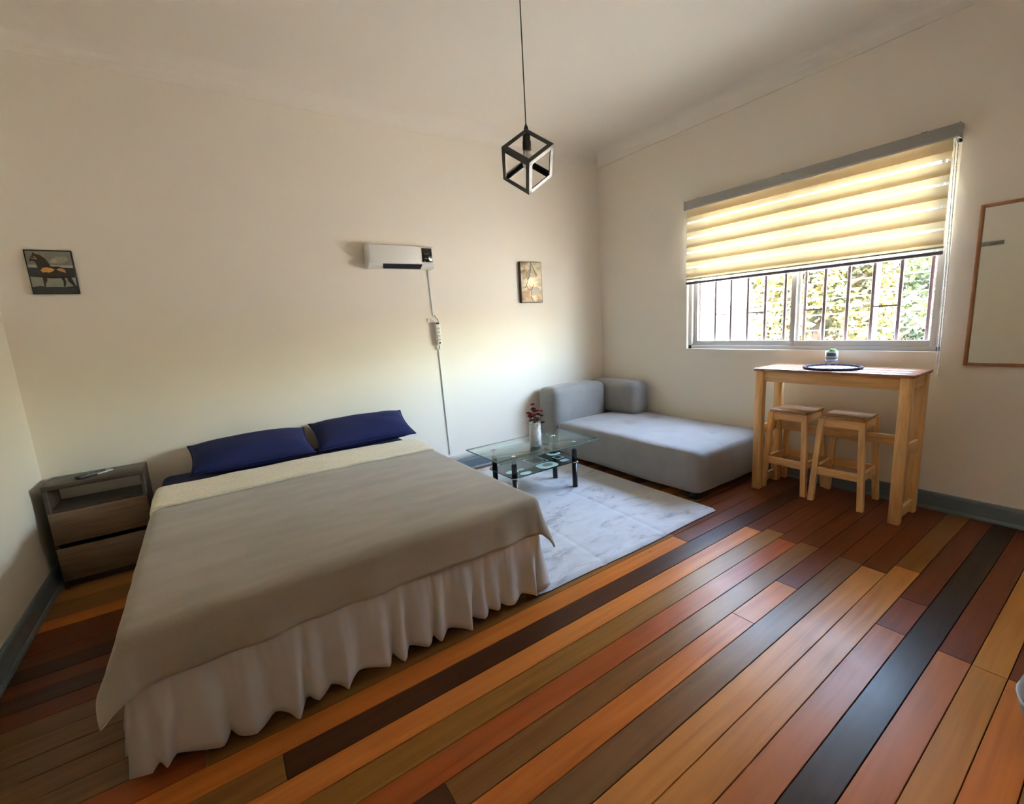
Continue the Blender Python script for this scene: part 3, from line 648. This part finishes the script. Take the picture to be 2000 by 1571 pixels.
MB().box(rx0+.004, rx1+.004, ry0+.006, ry1-.004, .0005, .0055).build('backing', plain('rug_backing', (.12, .115, .13), .9), rg)

# ------------------------------------------------------------------ chaise sofa
sf = thing('chaise_sofa', 'grey cloth chaise sofa in the corner under the window', 'sofa', (3.65, 3.0, 0))
def soft_box(x0, x1, y0, y1, z0, z1, r, puff=.0, tufts=(), seed=0):
    """box with rounded edges, puffed faces and pressed-in tufts on top"""
    bm = bmesh.new(); bmesh.ops.create_cube(bm, size=1); bmesh.ops.subdivide_edges(bm, edges=list(bm.edges), cuts=23, use_grid_fill=True)
    hx, hy_, hz = (x1-x0)/2, (y1-y0)/2, (z1-z0)/2; c = Vector(((x0+x1)/2, (y0+y1)/2, (z0+z1)/2)); out = []
    for v in bm.verts:
        p = Vector((v.co.x*2*hx, v.co.y*2*hy_, v.co.z*2*hz))
        q = Vector((max(-hx+r, min(hx-r, p.x)), max(-hy_+r, min(hy_-r, p.y)), max(-hz+r, min(hz-r, p.z))))
        dlt = p-q
        if dlt.length > 1e-9: p = q+dlt.normalized()*r
        a, b, cc = p.x/hx, p.y/hy_, p.z/hz
        p.x += puff*a*(1-b*b)*(1-cc*cc); p.y += puff*b*(1-a*a)*(1-cc*cc); p.z += puff*cc*(1-a*a)*(1-b*b)
        w = c+p
        if cc > .8:
            for tx, ty in tufts: w.z -= .030*math.exp(-(((w.x-tx)**2+(w.y-ty)**2)/.05**2))
        w += Vector((noise.noise(w*3+Vector((seed, 0, 0))), noise.noise(w*3+Vector((0, seed, 5))), noise.noise(w*4+Vector((3, 0, seed)))))*.006
        out.append(w)
    bm.verts.index_update(); m = MB().add(out, [[v.index for v in f.verts] for f in bm.faces], 0, True); bm.free(); return m
tu = [(3.55, 2.55), (3.95, 2.55), (3.55, 3.1), (3.95, 3.1), (3.75, 2.3)]
soft_box(3.105, 4.175, 2.005, 3.74, .045, .412, .055, .010, tu, 1).build('seat', SOFA, sf, fixn=False)
soft_box(3.105, 3.90, 3.745, 4.070, .045, .770, .075, .012, (), 4).build('back_bolster', SOFA, sf, fixn=False)
soft_box(3.895, 4.175, 3.33, 4.072, .395, .775, .07, .010, (), 8).build('side_bolster', SOFA, sf, fixn=False)
for tx, ty in tu[:4]: MB().lathe([(.0, -.004), (.009, -.003), (.010, .002), (.0, .006)], (tx, ty, .398), 14, cap=False).build('tuft_button', plain('pale_button', (.5, .5, .5), .4), sf)
for x in (3.17, 4.11):
    for y in (2.08, 4.0): MB().box(x-.03, x+.03, y-.03, y+.03, .0, .05, .004).build('foot', BLACK_PL, sf)

# ------------------------------------------------------------------ glass coffee table
ct = thing('coffee_table', 'glass coffee table with patterned black lower shelf standing on the rug', 'table', (2.3, 3.1, .02))
TX0, TX1, TY0, TY1, TZ = 1.780, 2.832, 2.828, 3.392, .430
MB().box(TX0, TX1, TY0, TY1, TZ, TZ+.010, .003, 2).build('glass_top', TGLASS, ct)
EDGEG = plain('polished_glass_edge', (.10, .17, .145), .15)
for (a_, b_, c_, d_) in ((TX0-.002, TX1+.002, TY0-.0025, TY0), (TX0-.002, TX1+.002, TY1, TY1+.0025), (TX0-.0025, TX0, TY0, TY1), (TX1, TX1+.0025, TY0, TY1)): MB().box(a_, b_, c_, d_, TZ+.0005, TZ+.0095).build('polished_edge', EDGEG, ct)
sx0_, sx1_, sy0_, sy1_, sz = 1.915, 2.665, 2.880, 3.275, .262
shp = [(sx0_+.03, sy0_), (sx1_-.06, sy0_), (sx1_, sy0_+.07), (sx1_, sy1_-.06), (sx1_-.06, sy1_), (sx0_+.03, sy1_), (sx0_, sy1_-.03), (sx0_, sy0_+.03)]
shelf = MB().prism(shp, .008, lambda a, b, k: Vector((a, b, sz+k))).build('lower_shelf', plain('black_back_painted_glass', (.012, .013, .014), .12), ct)
TURQ = plain('pale_turquoise_print', (.42, .62, .60), .3, var=.03); GREYP = plain('grey_print', (.16, .16, .15), .3, var=.03)
zp = sz+.0082
def rrect(cx, cy, w, h, r, n=6):
    pts = []
    for (sx_, sy_, a0) in ((1, 1, 0), (-1, 1, PI/2), (-1, -1, PI), (1, -1, 1.5*PI)):
        for k in range(n+1):
            a = a0+PI/2*k/n; pts.append((cx+sx_*(w/2-r)+r*math.cos(a), cy+sy_*(h/2-r)+r*math.sin(a)))
    return pts
def pr(pts, mat, z=zp, name='printed_shape'): MB().prism(pts, .0004, lambda a, b, k: Vector((a, b, z+k))).build(name, mat, shelf)
BLK = plain('black_print', (.014, .014, .015), .15, var=.05)
pr(rrect(2.335, 2.965, .20, .145, .06), TURQ); pr(ellipse(2.345, 2.970, .052, .040), GREYP, zp+.0005)
pr(ellipse(2.01, 3.03, .06, .040), TURQ); pr(ellipse(2.075, 2.925, .055, .034), TURQ); pr(rrect(2.105, 3.03, .05, .04, .01), TURQ)
pr(rrect(2.60, 3.20, .13, .12, .045), TURQ); pr(ellipse(2.625, 3.225, .05, .04), BLK, zp+.0005)
pr(rrect(2.535, 2.965, .085, .06, .02), TURQ)
for (cx, cy, w) in ((2.345, 3.145, .17), (2.345, 3.145, .11), (2.555, 3.075, .085)):
    pr(rrect(cx, cy, w, w, .004, 1), TURQ if w != .11 else GREYP, zp+(.0005 if w == .11 else 0)); pr(rrect(cx, cy, w-.016, w-.016, .003, 1), BLK, zp+(.0010 if w == .11 else .00045))
for (x, y) in ((1.955, 2.915), (1.965, 3.235), (2.600, 2.905), (2.618, 3.205)):
    lg = MB().lathe([(.020, .020), (.024, .022), (.024, .030), (.0225, .034), (.0225, sz-.006)], (x, y, 0), 20).build('leg', BLACK, ct)
    MB().lathe([(.023, sz+.010), (.023, .368), (.021, .372)], (x, y, 0), 20).build('upper_tube', BLACK, lg)
    MB().lathe([(.036, sz-.006), (.038, sz-.003), (.036, sz)], (x, y, 0), 24).build('shelf_ring', CHROME, lg)
    MB().lathe([(.016, .372), (.016, TZ-.004), (.026, TZ-.003), (.026, TZ)], (x, y, 0), 20).build('clear_spacer', CLEAR, lg)
    MB().lathe([(.018, TZ+.010), (.018, TZ+.013), (.012, TZ+.016)], (x, y, 0), 20).build('screw_cap', CHROME, lg)

# vase, flowers, glass jug
vz = TZ+.010
va = thing('vase', 'white textured cylinder vase on the glass coffee table', 'vase', (2.290, 3.055, vz))
def vase_mat():
    m, n, l, b = mat_base('white_relief_ceramic'); t, _ = noise_tex(n, l, 26, 3, .6, dist=1.5)
    l.new(mix_node(n, l, ramp(n, l, t.outputs[0], [(.42, (0, 0, 0)), (.55, (1, 1, 1))]), (.62, .58, .54), (.80, .78, .75)), b.inputs['Base Color'])
    setp(b, Roughness=.4); bump(n, l, b, t.outputs[0], .9, .006); return m
MB().lathe([(.0, .004), (.046, .004), (.046, .206), (.050, .212), (.051, .206), (.0505, .10), (.049, .0), (.0, .0)][::-1], (2.290, 3.055, vz), 36, cap=False).build('body', vase_mat(), va)
fl = thing('flower_bunch', 'bunch of small dark red flowers standing in the white vase', 'flowers', (2.290, 3.055, vz+.02))
PET = [plain('red_petal', (.34, .020, .022), .6, var=.3, scale=60), plain('dark_red_petal', (.13, .012, .016), .6, var=.3, scale=60), plain('coral_petal', (.42, .07, .05), .6, var=.3, scale=60)]
GRN = plain('flower_stem_green', (.05, .10, .025), .6, var=.3); rf = random.Random(3)
for k in range(24):
    a = rf.uniform(0, 2*PI); rr_ = rf.uniform(.01, .072); hgt = rf.uniform(.235, .335)-rr_*.6
    if k < 3: rr_ = .02; hgt = .355-.03*k
    tip = Vector((2.290+rr_*math.cos(a), 3.055+rr_*math.sin(a), vz+hgt)); b0 = Vector((2.290+.2*rr_*math.cos(a), 3.055+.2*rr_*math.sin(a), vz+.03)); b1 = b0.lerp(tip, .6)+Vector((0, 0, .01))
    st = MB().tube([b0, b1, tip], [.0020, .0017, .0014], 6).build('stem', GRN, fl)
    m = MB(); pm = PET[k % 3]
    for ring, (n_p, lg_, ty) in enumerate(((7, .030, .25), (6, .024, .9), (4, .017, 1.9))):
        for q in range(n_p):
            w = 2*PI*q/n_p+ring*.5; dr = Vector((math.cos(w), math.sin(w), ty)).normalized(); sd = Vector((-math.sin(w), math.cos(w), 0))
            m.add([tip, tip+dr*lg_*.55+sd*lg_*.38, tip+dr*lg_+Vector((0, 0, .003)), tip+dr*lg_*.55-sd*lg_*.38, tip+dr*lg_*.55+Vector((0, 0, .004))], [[0, 1, 4], [1, 2, 4], [2, 3, 4], [3, 0, 4]], 0, True)
    m.build('petals', pm, st, fixn=False)
for k in range(12):
    a = rf.uniform(0, 2*PI); p = Vector((2.290+.035*math.cos(a), 3.055+.035*math.sin(a), vz+rf.uniform(.20, .25))); d = Vector((math.cos(a), math.sin(a), rf.uniform(.2, 1))).normalized()*.035; sd = Vector((-math.sin(a), math.cos(a), 0))*.010
    MB().add([p, p+d*.5+sd, p+d, p+d*.5-sd], [[0, 1, 2], [0, 2, 3]], 0, True).build('leaf', GRN, fl, fixn=False)
jc = (2.375, 3.030, vz)
jg = thing('glass_jug', 'small clear glass jug with handle beside the vase', 'jug', jc)
MB().lathe([(.0, .0), (.036, .0), (.040, .006), (.042, .030), (.036, .060), (.026, .080), (.030, .098), (.0285, .098), (.0245, .080), (.034, .060), (.0395, .030), (.036, .010), (.0, .008)], jc, 32, cap=False).build('body', CLEAR, jg)
MB().tube([(jc[0]+.028, jc[1]-.004, jc[2]+.088), (jc[0]+.052, jc[1]-.008, jc[2]+.085), (jc[0]+.062, jc[1]-.010, jc[2]+.062), (jc[0]+.056, jc[1]-.009, jc[2]+.036), (jc[0]+.040, jc[1]-.006, jc[2]+.025)], .0038, 10).build('handle', CLEAR, jg)

# ------------------------------------------------------------------ bar table
bt = thing('bar_table', 'tall narrow pine bar table below the window', 'table', (3.92, 1.43, 0))
ax0, ax1, ay0, ay1, tz = 3.712, 4.085, .905, 1.900, 1.030
pwY, pwX = .062, .058
for k, (x, y) in enumerate(((ax0, ay0), (ax0, ay1-pwY), (ax1-pwX, ay0), (ax1-pwX, ay1-pwY))):
    MB().box(x, x+pwX, y, y+pwY, 0, tz-.020, .003, 1).build('leg', PINE, bt)
nb = 3; bw = (ax1+.012-(ax0-.008))/nb
for k in range(nb):
    MB().box(ax0-.008+k*bw+.0006, ax0-.008+(k+1)*bw-.0006, ay0-.012, ay1+.010, tz-.020, tz, .002, 1).build('top_board', PINE_TOP, bt)
MB().box(ax0+.012, ax0+.034, ay0+pwY, ay1-pwY, tz-.105, tz-.020, .002, 1).build('front_apron', PINE_H, bt)
MB().box(ax1-.034, ax1-.012, ay0+pwY, ay1-pwY, tz-.105, tz-.020, .002, 1).build('rear_apron', PINE_H, bt)
for y in (ay0+.012, ay1-.034):
    for z0, z1 in ((tz-.105, tz-.020), (.470, .545), (.028, .100)):
        MB().box(ax0+pwX, ax1-pwX, y, y+.022, z0, z1, .002, 1).build('end_rail', PINE_X, bt)
MB().box(ax1-.045, ax1-.022, ay0+pwY, ay1-pwY, .470, .545, .002, 1).build('rear_rail', PINE_H, bt)

# bar stools
def make_stool():
    t = thing('bar_stool', '', 'stool', (0, 0, 0))
    sh = .680; bt_, tp = .165, .128    # half spread of the legs at floor and at the seat
    for k in range(3): MB().box(-.150+k*.100+.0005, -.150+(k+1)*.100-.0005, -.140, .140, sh-.022, sh, .002, 1).build('seat_board', SEATW, t)
    def at(sx_, sy_, z): f = 1-z/(sh-.022); return Vector((sx_*(tp*1.05+(bt_-tp)*f), sy_*(tp+(bt_*.98-tp)*f), z))
    for sx_ in (-1, 1):
        for sy_ in (-1, 1):
            a, b = at(sx_, sy_, 0), at(sx_, sy_, sh-.022); m = MB(); w = .019
            m.add([a+Vector((i*w, j*w, 0)) for i, j in ((-1, -1), (1, -1), (1, 1), (-1, 1))]+[b+Vector((i*w, j*w, 0)) for i, j in ((-1, -1), (1, -1), (1, 1), (-1, 1))], [[3, 2, 1, 0], [4, 5, 6, 7], [0, 1, 5, 4], [1, 2, 6, 5], [2, 3, 7, 6], [3, 0, 4, 7]])
            m.build('leg', PINE, t)
    for z, h, nm in ((sh-.052, .060, 'apron'), (.245, .058, 'stretcher')):
        for s in (-1, 1):
            MB().bar(at(s, -1, z)+Vector((0, .019, 0)), at(s, 1, z)-Vector((0, .019, 0)), h, .020, (0, 0, 1)).build(nm, PINE_H, t)
            zz = z if nm == 'apron' else z
            MB().bar(at(-1, s, zz)+Vector((.019, 0, 0)), at(1, s, zz)-Vector((.019, 0, 0)), h, .020, (0, 0, 1)).build(nm, PINE_X, t)
    return t
st1 = make_stool(); st2 = copy_tree(st1)
st1.location = (3.985, 1.690, 0); st2.location = (3.965, 1.318, 0); st1.rotation_euler.z = math.radians(-2); st2.rotation_euler.z = math.radians(2)
st1['label'] = 'pine bar stool under the table nearest the sofa'; st2['label'] = 'pine bar stool under the table nearest the mirror'
for s_ in (st1, st2): s_['group'] = 'bar stools tucked under the bar table'

# doily and succulent
dc = (3.905, 1.425, tz)
dy = thing('doily', 'round white crocheted mat with dark purple fringe on the bar table', 'mat', dc)
def doily_mat():
    m, n, l, b = mat_base('crochet_rings'); tc = n.new('ShaderNodeTexCoord'); vl = n.new('ShaderNodeVectorMath'); vl.operation = 'LENGTH'; l.new(tc.outputs['Object'], vl.inputs[0])
    mu = n.new('ShaderNodeMath'); mu.operation = 'MULTIPLY'; mu.inputs[1].default_value = 210; l.new(vl.outputs['Value'], mu.inputs[0])
    si = n.new('ShaderNodeMath'); si.operation = 'SINE'; l.new(mu.outputs[0], si.inputs[0])
    l.new(mix_node(n, l, ramp(n, l, si.outputs[0], [(.25, (0, 0, 0)), (.5, (1, 1, 1))]), (.52, .51, .54), (.78, .78, .79)), b.inputs['Base Color']); setp(b, Roughness=.9)
    bump(n, l, b, si.outputs[0], .5, .003); return m
MB().lathe([(.0, .0), (.168, .0), (.170, .002), (.168, .004), (.0, .004)], dc, 64, cap=False).build('crochet_disc', doily_mat(), dy)
PURP = plain('dark_purple_yarn', (.030, .012, .028), .95, var=.3, scale=80)
nfr = 64
m = MB()
m.tube([(dc[0]+(.176+.004*math.sin(k*PI/2))*math.cos(2*PI*k/(nfr*2)), dc[1]+(.176+.004*math.sin(k*PI/2))*math.sin(2*PI*k/(nfr*2)), dc[2]+.0095) for k in range(nfr*2+1)], .0095, 8); m.build('fringe', PURP, dy)
MB().lathe([(.0, .0), (.008, .002), (.010, .007), (.006, .012), (.0, .013)], (dc[0]-.175, dc[1]-.050, dc[2]+.012), 12, cap=False).build('white_bead', WHITE_PL, dy)
pc = (3.905, 1.435, tz+.005)
po = thing('potted_succulent', 'small green succulent in striped pot on wire legs, on the doily', 'plant', pc)
def stripe_mat():
    m, n, l, b = mat_base('striped_pot_glaze'); tc = n.new('ShaderNodeTexCoord'); sp = n.new('ShaderNodeSeparateXYZ'); l.new(tc.outputs['Object'], sp.inputs[0])
    mp = n.new('ShaderNodeMapRange'); mp.inputs[1].default_value = .042; mp.inputs[2].default_value = .124; l.new(sp.outputs[2], mp.inputs[0])
    r_ = ramp(n, l, mp.outputs[0], [(.0, (.05, .05, .05)), (.18, (.05, .05, .05)), (.19, (.40, .40, .39)), (.34, (.40, .40, .39)), (.35, (.12, .12, .12)), (.46, (.12, .12, .12)), (.47, (.40, .40, .39)), (.60, (.40, .40, .39)), (.61, (.10, .10, .10)), (.88, (.14, .14, .14)), (.89, (.5, .5, .49))])
    l.new(r_, b.inputs['Base Color']); setp(b, Roughness=.4); return m
MB().lathe([(.0, .046), (.030, .046), (.038, .053), (.040, .080), (.041, .124), (.037, .124), (.036, .115), (.0, .115)], pc, 32, cap=False).build('pot', stripe_mat(), po)
WIRE = plain('brass_wire', (.32, .25, .17), .35, .8)
for k in range(3):
    a = 2*PI*k/3+.5
    MB().tube([(pc[0]+.033*math.cos(a+.25), pc[1]+.033*math.sin(a+.25), pc[2]+.066), (pc[0]+.038*math.cos(a), pc[1]+.038*math.sin(a), pc[2]+.002), (pc[0]+.033*math.cos(a-.25), pc[1]+.033*math.sin(a-.25), pc[2]+.066)], .0022, 6).build('wire_leg', WIRE, po)
MB().tube([(pc[0]+.040*math.cos(a), pc[1]+.040*math.sin(a), pc[2]+.066) for a in [2*PI*k/32 for k in range(33)]], .002, 6).build('wire_ring', WIRE, po)
LF = plain('succulent_green', (.22, .42, .10), .4, var=.2, scale=40)
for ring, (n_p, lg_, el) in enumerate(((8, .042, .45), (6, .038, .85), (4, .030, 1.25))):
    for q in range(n_p):
        w = 2*PI*q/n_p+ring*.4; d = Vector((math.cos(w)*math.cos(el), math.sin(w)*math.cos(el), math.sin(el))); sd = Vector((-math.sin(w), math.cos(w), 0)); b0 = Vector(pc)+Vector((0, 0, .117)); u_ = d.cross(sd)
        m = MB(); c_ = b0+d*lg_*.55
        m.add([b0, c_+sd*.009, c_-sd*.009, c_+u_*.004, c_-u_*.004, b0+d*lg_], [[0, 1, 3], [0, 3, 2], [0, 2, 4], [0, 4, 1], [5, 3, 1], [5, 2, 3], [5, 4, 2], [5, 1, 4]], 0, True); m.build('leaf', LF, po)

# ------------------------------------------------------------------ mirror, rail seen in it, seat at the edge
mi = thing('wall_mirror', 'tall mirror in a thin wooden frame right of the window', 'mirror', (R-.01, .50, 1.055))
my0, my1, mz0, mz1, fwid = .262, .770, 1.052, 2.072, .020
MB().box(R-.012, R-.002, my0+.01, my1-.01, mz0+.01, mz1-.01).build('glass', MIRROR, mi)
for nm, (a, b, c, d) in (('side', (my0, my0+fwid, mz0, mz1)), ('side', (my1-fwid, my1, mz0, mz1)), ('rail', (my0+fwid, my1-fwid, mz0, mz0+fwid)), ('rail', (my0+fwid, my1-fwid, mz1-fwid, mz1))):
    MB().box(R-.022, R-.001, a, b, c, d, .002, 1).build('frame_'+nm, MIRRORW, mi)
wr_ = thing('hook_rail', 'small grey hook rail on the left wall, reflected in the mirror', 'rail', (L+.01, 1.62, 2.235))
MB().box(L, L+.014, 1.45, 1.80, 2.205, 2.262, .004).build('board', plain('grey_rail_paint', (.30, .29, .27), .5), wr_)
for y in (1.50, 1.58, 1.66, 1.74): MB().tube([(L+.012, y, 2.240), (L+.035, y, 2.232), (L+.042, y, 2.218), (L+.040, y, 2.206), (L+.030, y, 2.202)], .004, 6).build('hook', CHROME, wr_)

pf_ = thing('pouf', 'round grey pouf at the right edge of the picture', 'pouf', (2.168, -.033, 0))
def pouf():
    prof = []
    for k in range(17):
        a = -PI/2+PI*k/16; prof.append((.04*0+.20*abs(math.cos(a))**.8, .16+.16*math.sin(a)))
    return prof
MB().lathe(pouf(), (2.168, -.033, .002), 40, cap=False).build('cushion', GREYSEAT, pf_)
MB().tube([(2.168+.201*math.cos(a), -.033+.201*math.sin(a), .162) for a in [2*PI*k/40 for k in range(41)]], .004, 6).build('piping', plain('pale_piping', (.45, .42, .38), .8), pf_)

# ------------------------------------------------------------------ outside the window
GZ = -3.3
gd = MB().box(R+.3, 900, -900, 900, GZ-.1, GZ).build('street_ground', plain('pale_concrete_ground', (.52, .48, .42), .9, var=.15, scale=.4)); tag(gd, kind='structure', label='pale street ground far below the window')
HW = plain('white_render', (.80, .78, .74), .8, var=.04, scale=.7)
def house(name, label, x, y0, y1, z1, depth, wallm, wins):
    t = thing(name, label, 'building', (x+depth/2, (y0+y1)/2, GZ))
    MB().box(x, x+depth, y0, y1, GZ, z1).build('walls', wallm, t)
    MB().box(x-.25, x+depth+.2, y0-.2, y1+.2, z1, z1+.22).build('roof_slab', plain('roof_slab_paint', (.35, .30, .27), .8), t)
    for (a, b, c, d, kind) in wins:
        f = MB().box(x-.05, x+.02, a, b, c, d).build('window_frame', WHITE_PAINT, t)
        MB().box(x-.062, x-.048, a+.06, b-.06, c+.06, d-.06).build('pane', plain('house_pane', (.10, .11, .11), .15), f)
    return t
house('white_house', 'white rendered house seen through the left window pane', 13.5, 7.75, 13.5, 7.5, 6, HW, [(9.6, 10.6, .2, 1.6, 0), (11.4, 12.4, .2, 1.6, 0), (9.6, 10.6, -2.4, -1.0, 0), (9.6, 10.6, 3.2, 4.6, 0)])
h2 = house('grey_house', 'grey house with red-brown corner behind the window bars', 14.2, 5.35, 7.30, 6.0, 5, plain('grey_render', (.025, .024, .022), .8, var=.1), [(5.6, 6.35, 1.0, 3.2, 0), (6.5, 6.75, .9, 3.2, 0)])
MB().box(13.95, 14.2, 6.85, 7.25, .8, 6.0).build('corner_column', plain('red_brown_brick_paint', (.035, .006, .006), .8), h2)
MB().box(13.9, 14.2, 5.35, 7.3, .55, .72).build('ledge', HW, h2)

BARK = plain('tree_bark', (.05, .036, .026), .9, var=.3, scale=6, bmp=.5)
def leafmat(name, c1, c2):
    m, n, l, b = mat_base(name); oi = n.new('ShaderNodeTexNoise'); tc = n.new('ShaderNodeTexCoord'); oi.inputs['Scale'].default_value = 3.0; l.new(tc.outputs['Object'], oi.inputs['Vector'])
    l.new(ramp(n, l, oi.outputs[0], [(.35, c1), (.65, c2)]), b.inputs['Base Color']); setp(b, Roughness=.5); return m
LMS = [leafmat('yellow_green_leaves', (.012, .020, .002), (.060, .050, .005)), leafmat('green_leaves', (.005, .016, .003), (.022, .040, .005)), leafmat('autumn_leaves', (.034, .012, .002), (.042, .032, .004))]
def tree(label, x, y, crown_z, rx, ry, rz, nleaf, lm, seed, size=.085):
    t = thing('tree', label, 'tree', (x, y, GZ), 'trees outside the window'); rt = random.Random(seed)
    MB().tube([(x, y, GZ), (x+.1, y+.05, (GZ+crown_z)/2), (x, y-.05, crown_z+rz*.5)], [.16, .12, .04], 10).build('trunk', BARK, t)
    cl = []
    for k in range(9):
        a = rt.uniform(0, 2*PI); z0 = crown_z-rz*.6+rt.uniform(0, rz); tip = Vector((x+rx*.8*math.cos(a), y+ry*.8*math.sin(a), z0+rt.uniform(.1, .8)*rz*.6)); cl.append(tip)
        p = Vector((x, y, z0-.2)); MB().tube([p, p.lerp(tip, .5)+Vector((0, 0, .15)), tip], [.05, .035, .012], 7).build('branch', BARK, t)
    m = MB()
    for k in range(nleaf):
        while True:
            q = Vector((rt.uniform(-1, 1), rt.uniform(-1, 1), rt.uniform(-1, 1)))
            if q.length < 1: break
        p = Vector((x+q.x*rx, y+q.y*ry, crown_z+q.z*rz))
        if noise.noise(p*1.5+Vector((seed, 0, 0))) < -.05: continue
        d = Vector((rt.uniform(-1, 1), rt.uniform(-1, 1), rt.uniform(-1, .6))).normalized(); s_ = Vector((rt.uniform(-1, 1), rt.uniform(-1, 1), rt.uniform(-1, 1))).cross(d).normalized()
        ln = size*rt.uniform(.6, 1.2)
        m.add([p, p+d*ln*.5+s_*ln*.3, p+d*ln, p+d*ln*.5-s_*ln*.3], [[0, 1, 2, 3]])
    o = m.build('leaves', lm, t, fixn=False); o['kind'] = 'stuff'
    return t
tree('yellow-green tree seen through the middle of the right pane', 9.0, 3.55, 1.7, 1.25, 1.05, 2.1, 19000, LMS[0], 21, .13)
tree('dark green tree seen at the right edge of the window', 10.6, 1.25, 2.6, 1.5, 1.7, 2.3, 20000, LMS[1], 22, .15)  # crown widened past the visible edge to block light from the left wall
tree('orange-tinted low tree in front of the dark green tree', 8.2, 1.65, .15, .85, .75, .85, 7000, LMS[2], 23, .10)
tree('small sparse tree in front of the grey house', 12.4, 5.5, .9, .8, .75, 1.1, 3000, LMS[2], 24)
tree('broad olive tree standing behind the yellow-green tree', 13.6, 3.9, 1.6, 1.3, 1.35, 2.6, 14000, LMS[1], 25, .17)
po_ = thing('utility_pole', 'pale street pole carrying the overhead wires', 'pole', (6.95, 2.12, GZ))
MB().lathe([(.05, 0), (.035, 6.2)], (6.95, 2.12, GZ), 14).build('shaft', plain('pale_pole_paint', (.30, .29, .27), .6), po_)
MB().box(6.90, 7.00, 1.7, 2.54, GZ+5.55, GZ+5.65).build('crossarm', plain('pole_crossarm', (.5, .48, .45), .6), po_)
for i, (z, lb) in enumerate(zip((1.78, 1.62, 1.42, 1.33, 1.22, 1.02), ('topmost', 'second highest', 'third highest', 'third lowest', 'second lowest', 'lowest'))):
    pts = [(6.55+.04*i, -6+k*1.5, z+.012*((k-6)**2)-.03*k*.5+.25) for k in range(13)]
    o = MB().tube(pts, .007, 6).build('overhead_wire', plain('pale_wire', (.22, .22, .22), .5)); tag(o, lb+' of the pale overhead wires crossing the view outside the window', 'wire', 'overhead wires')
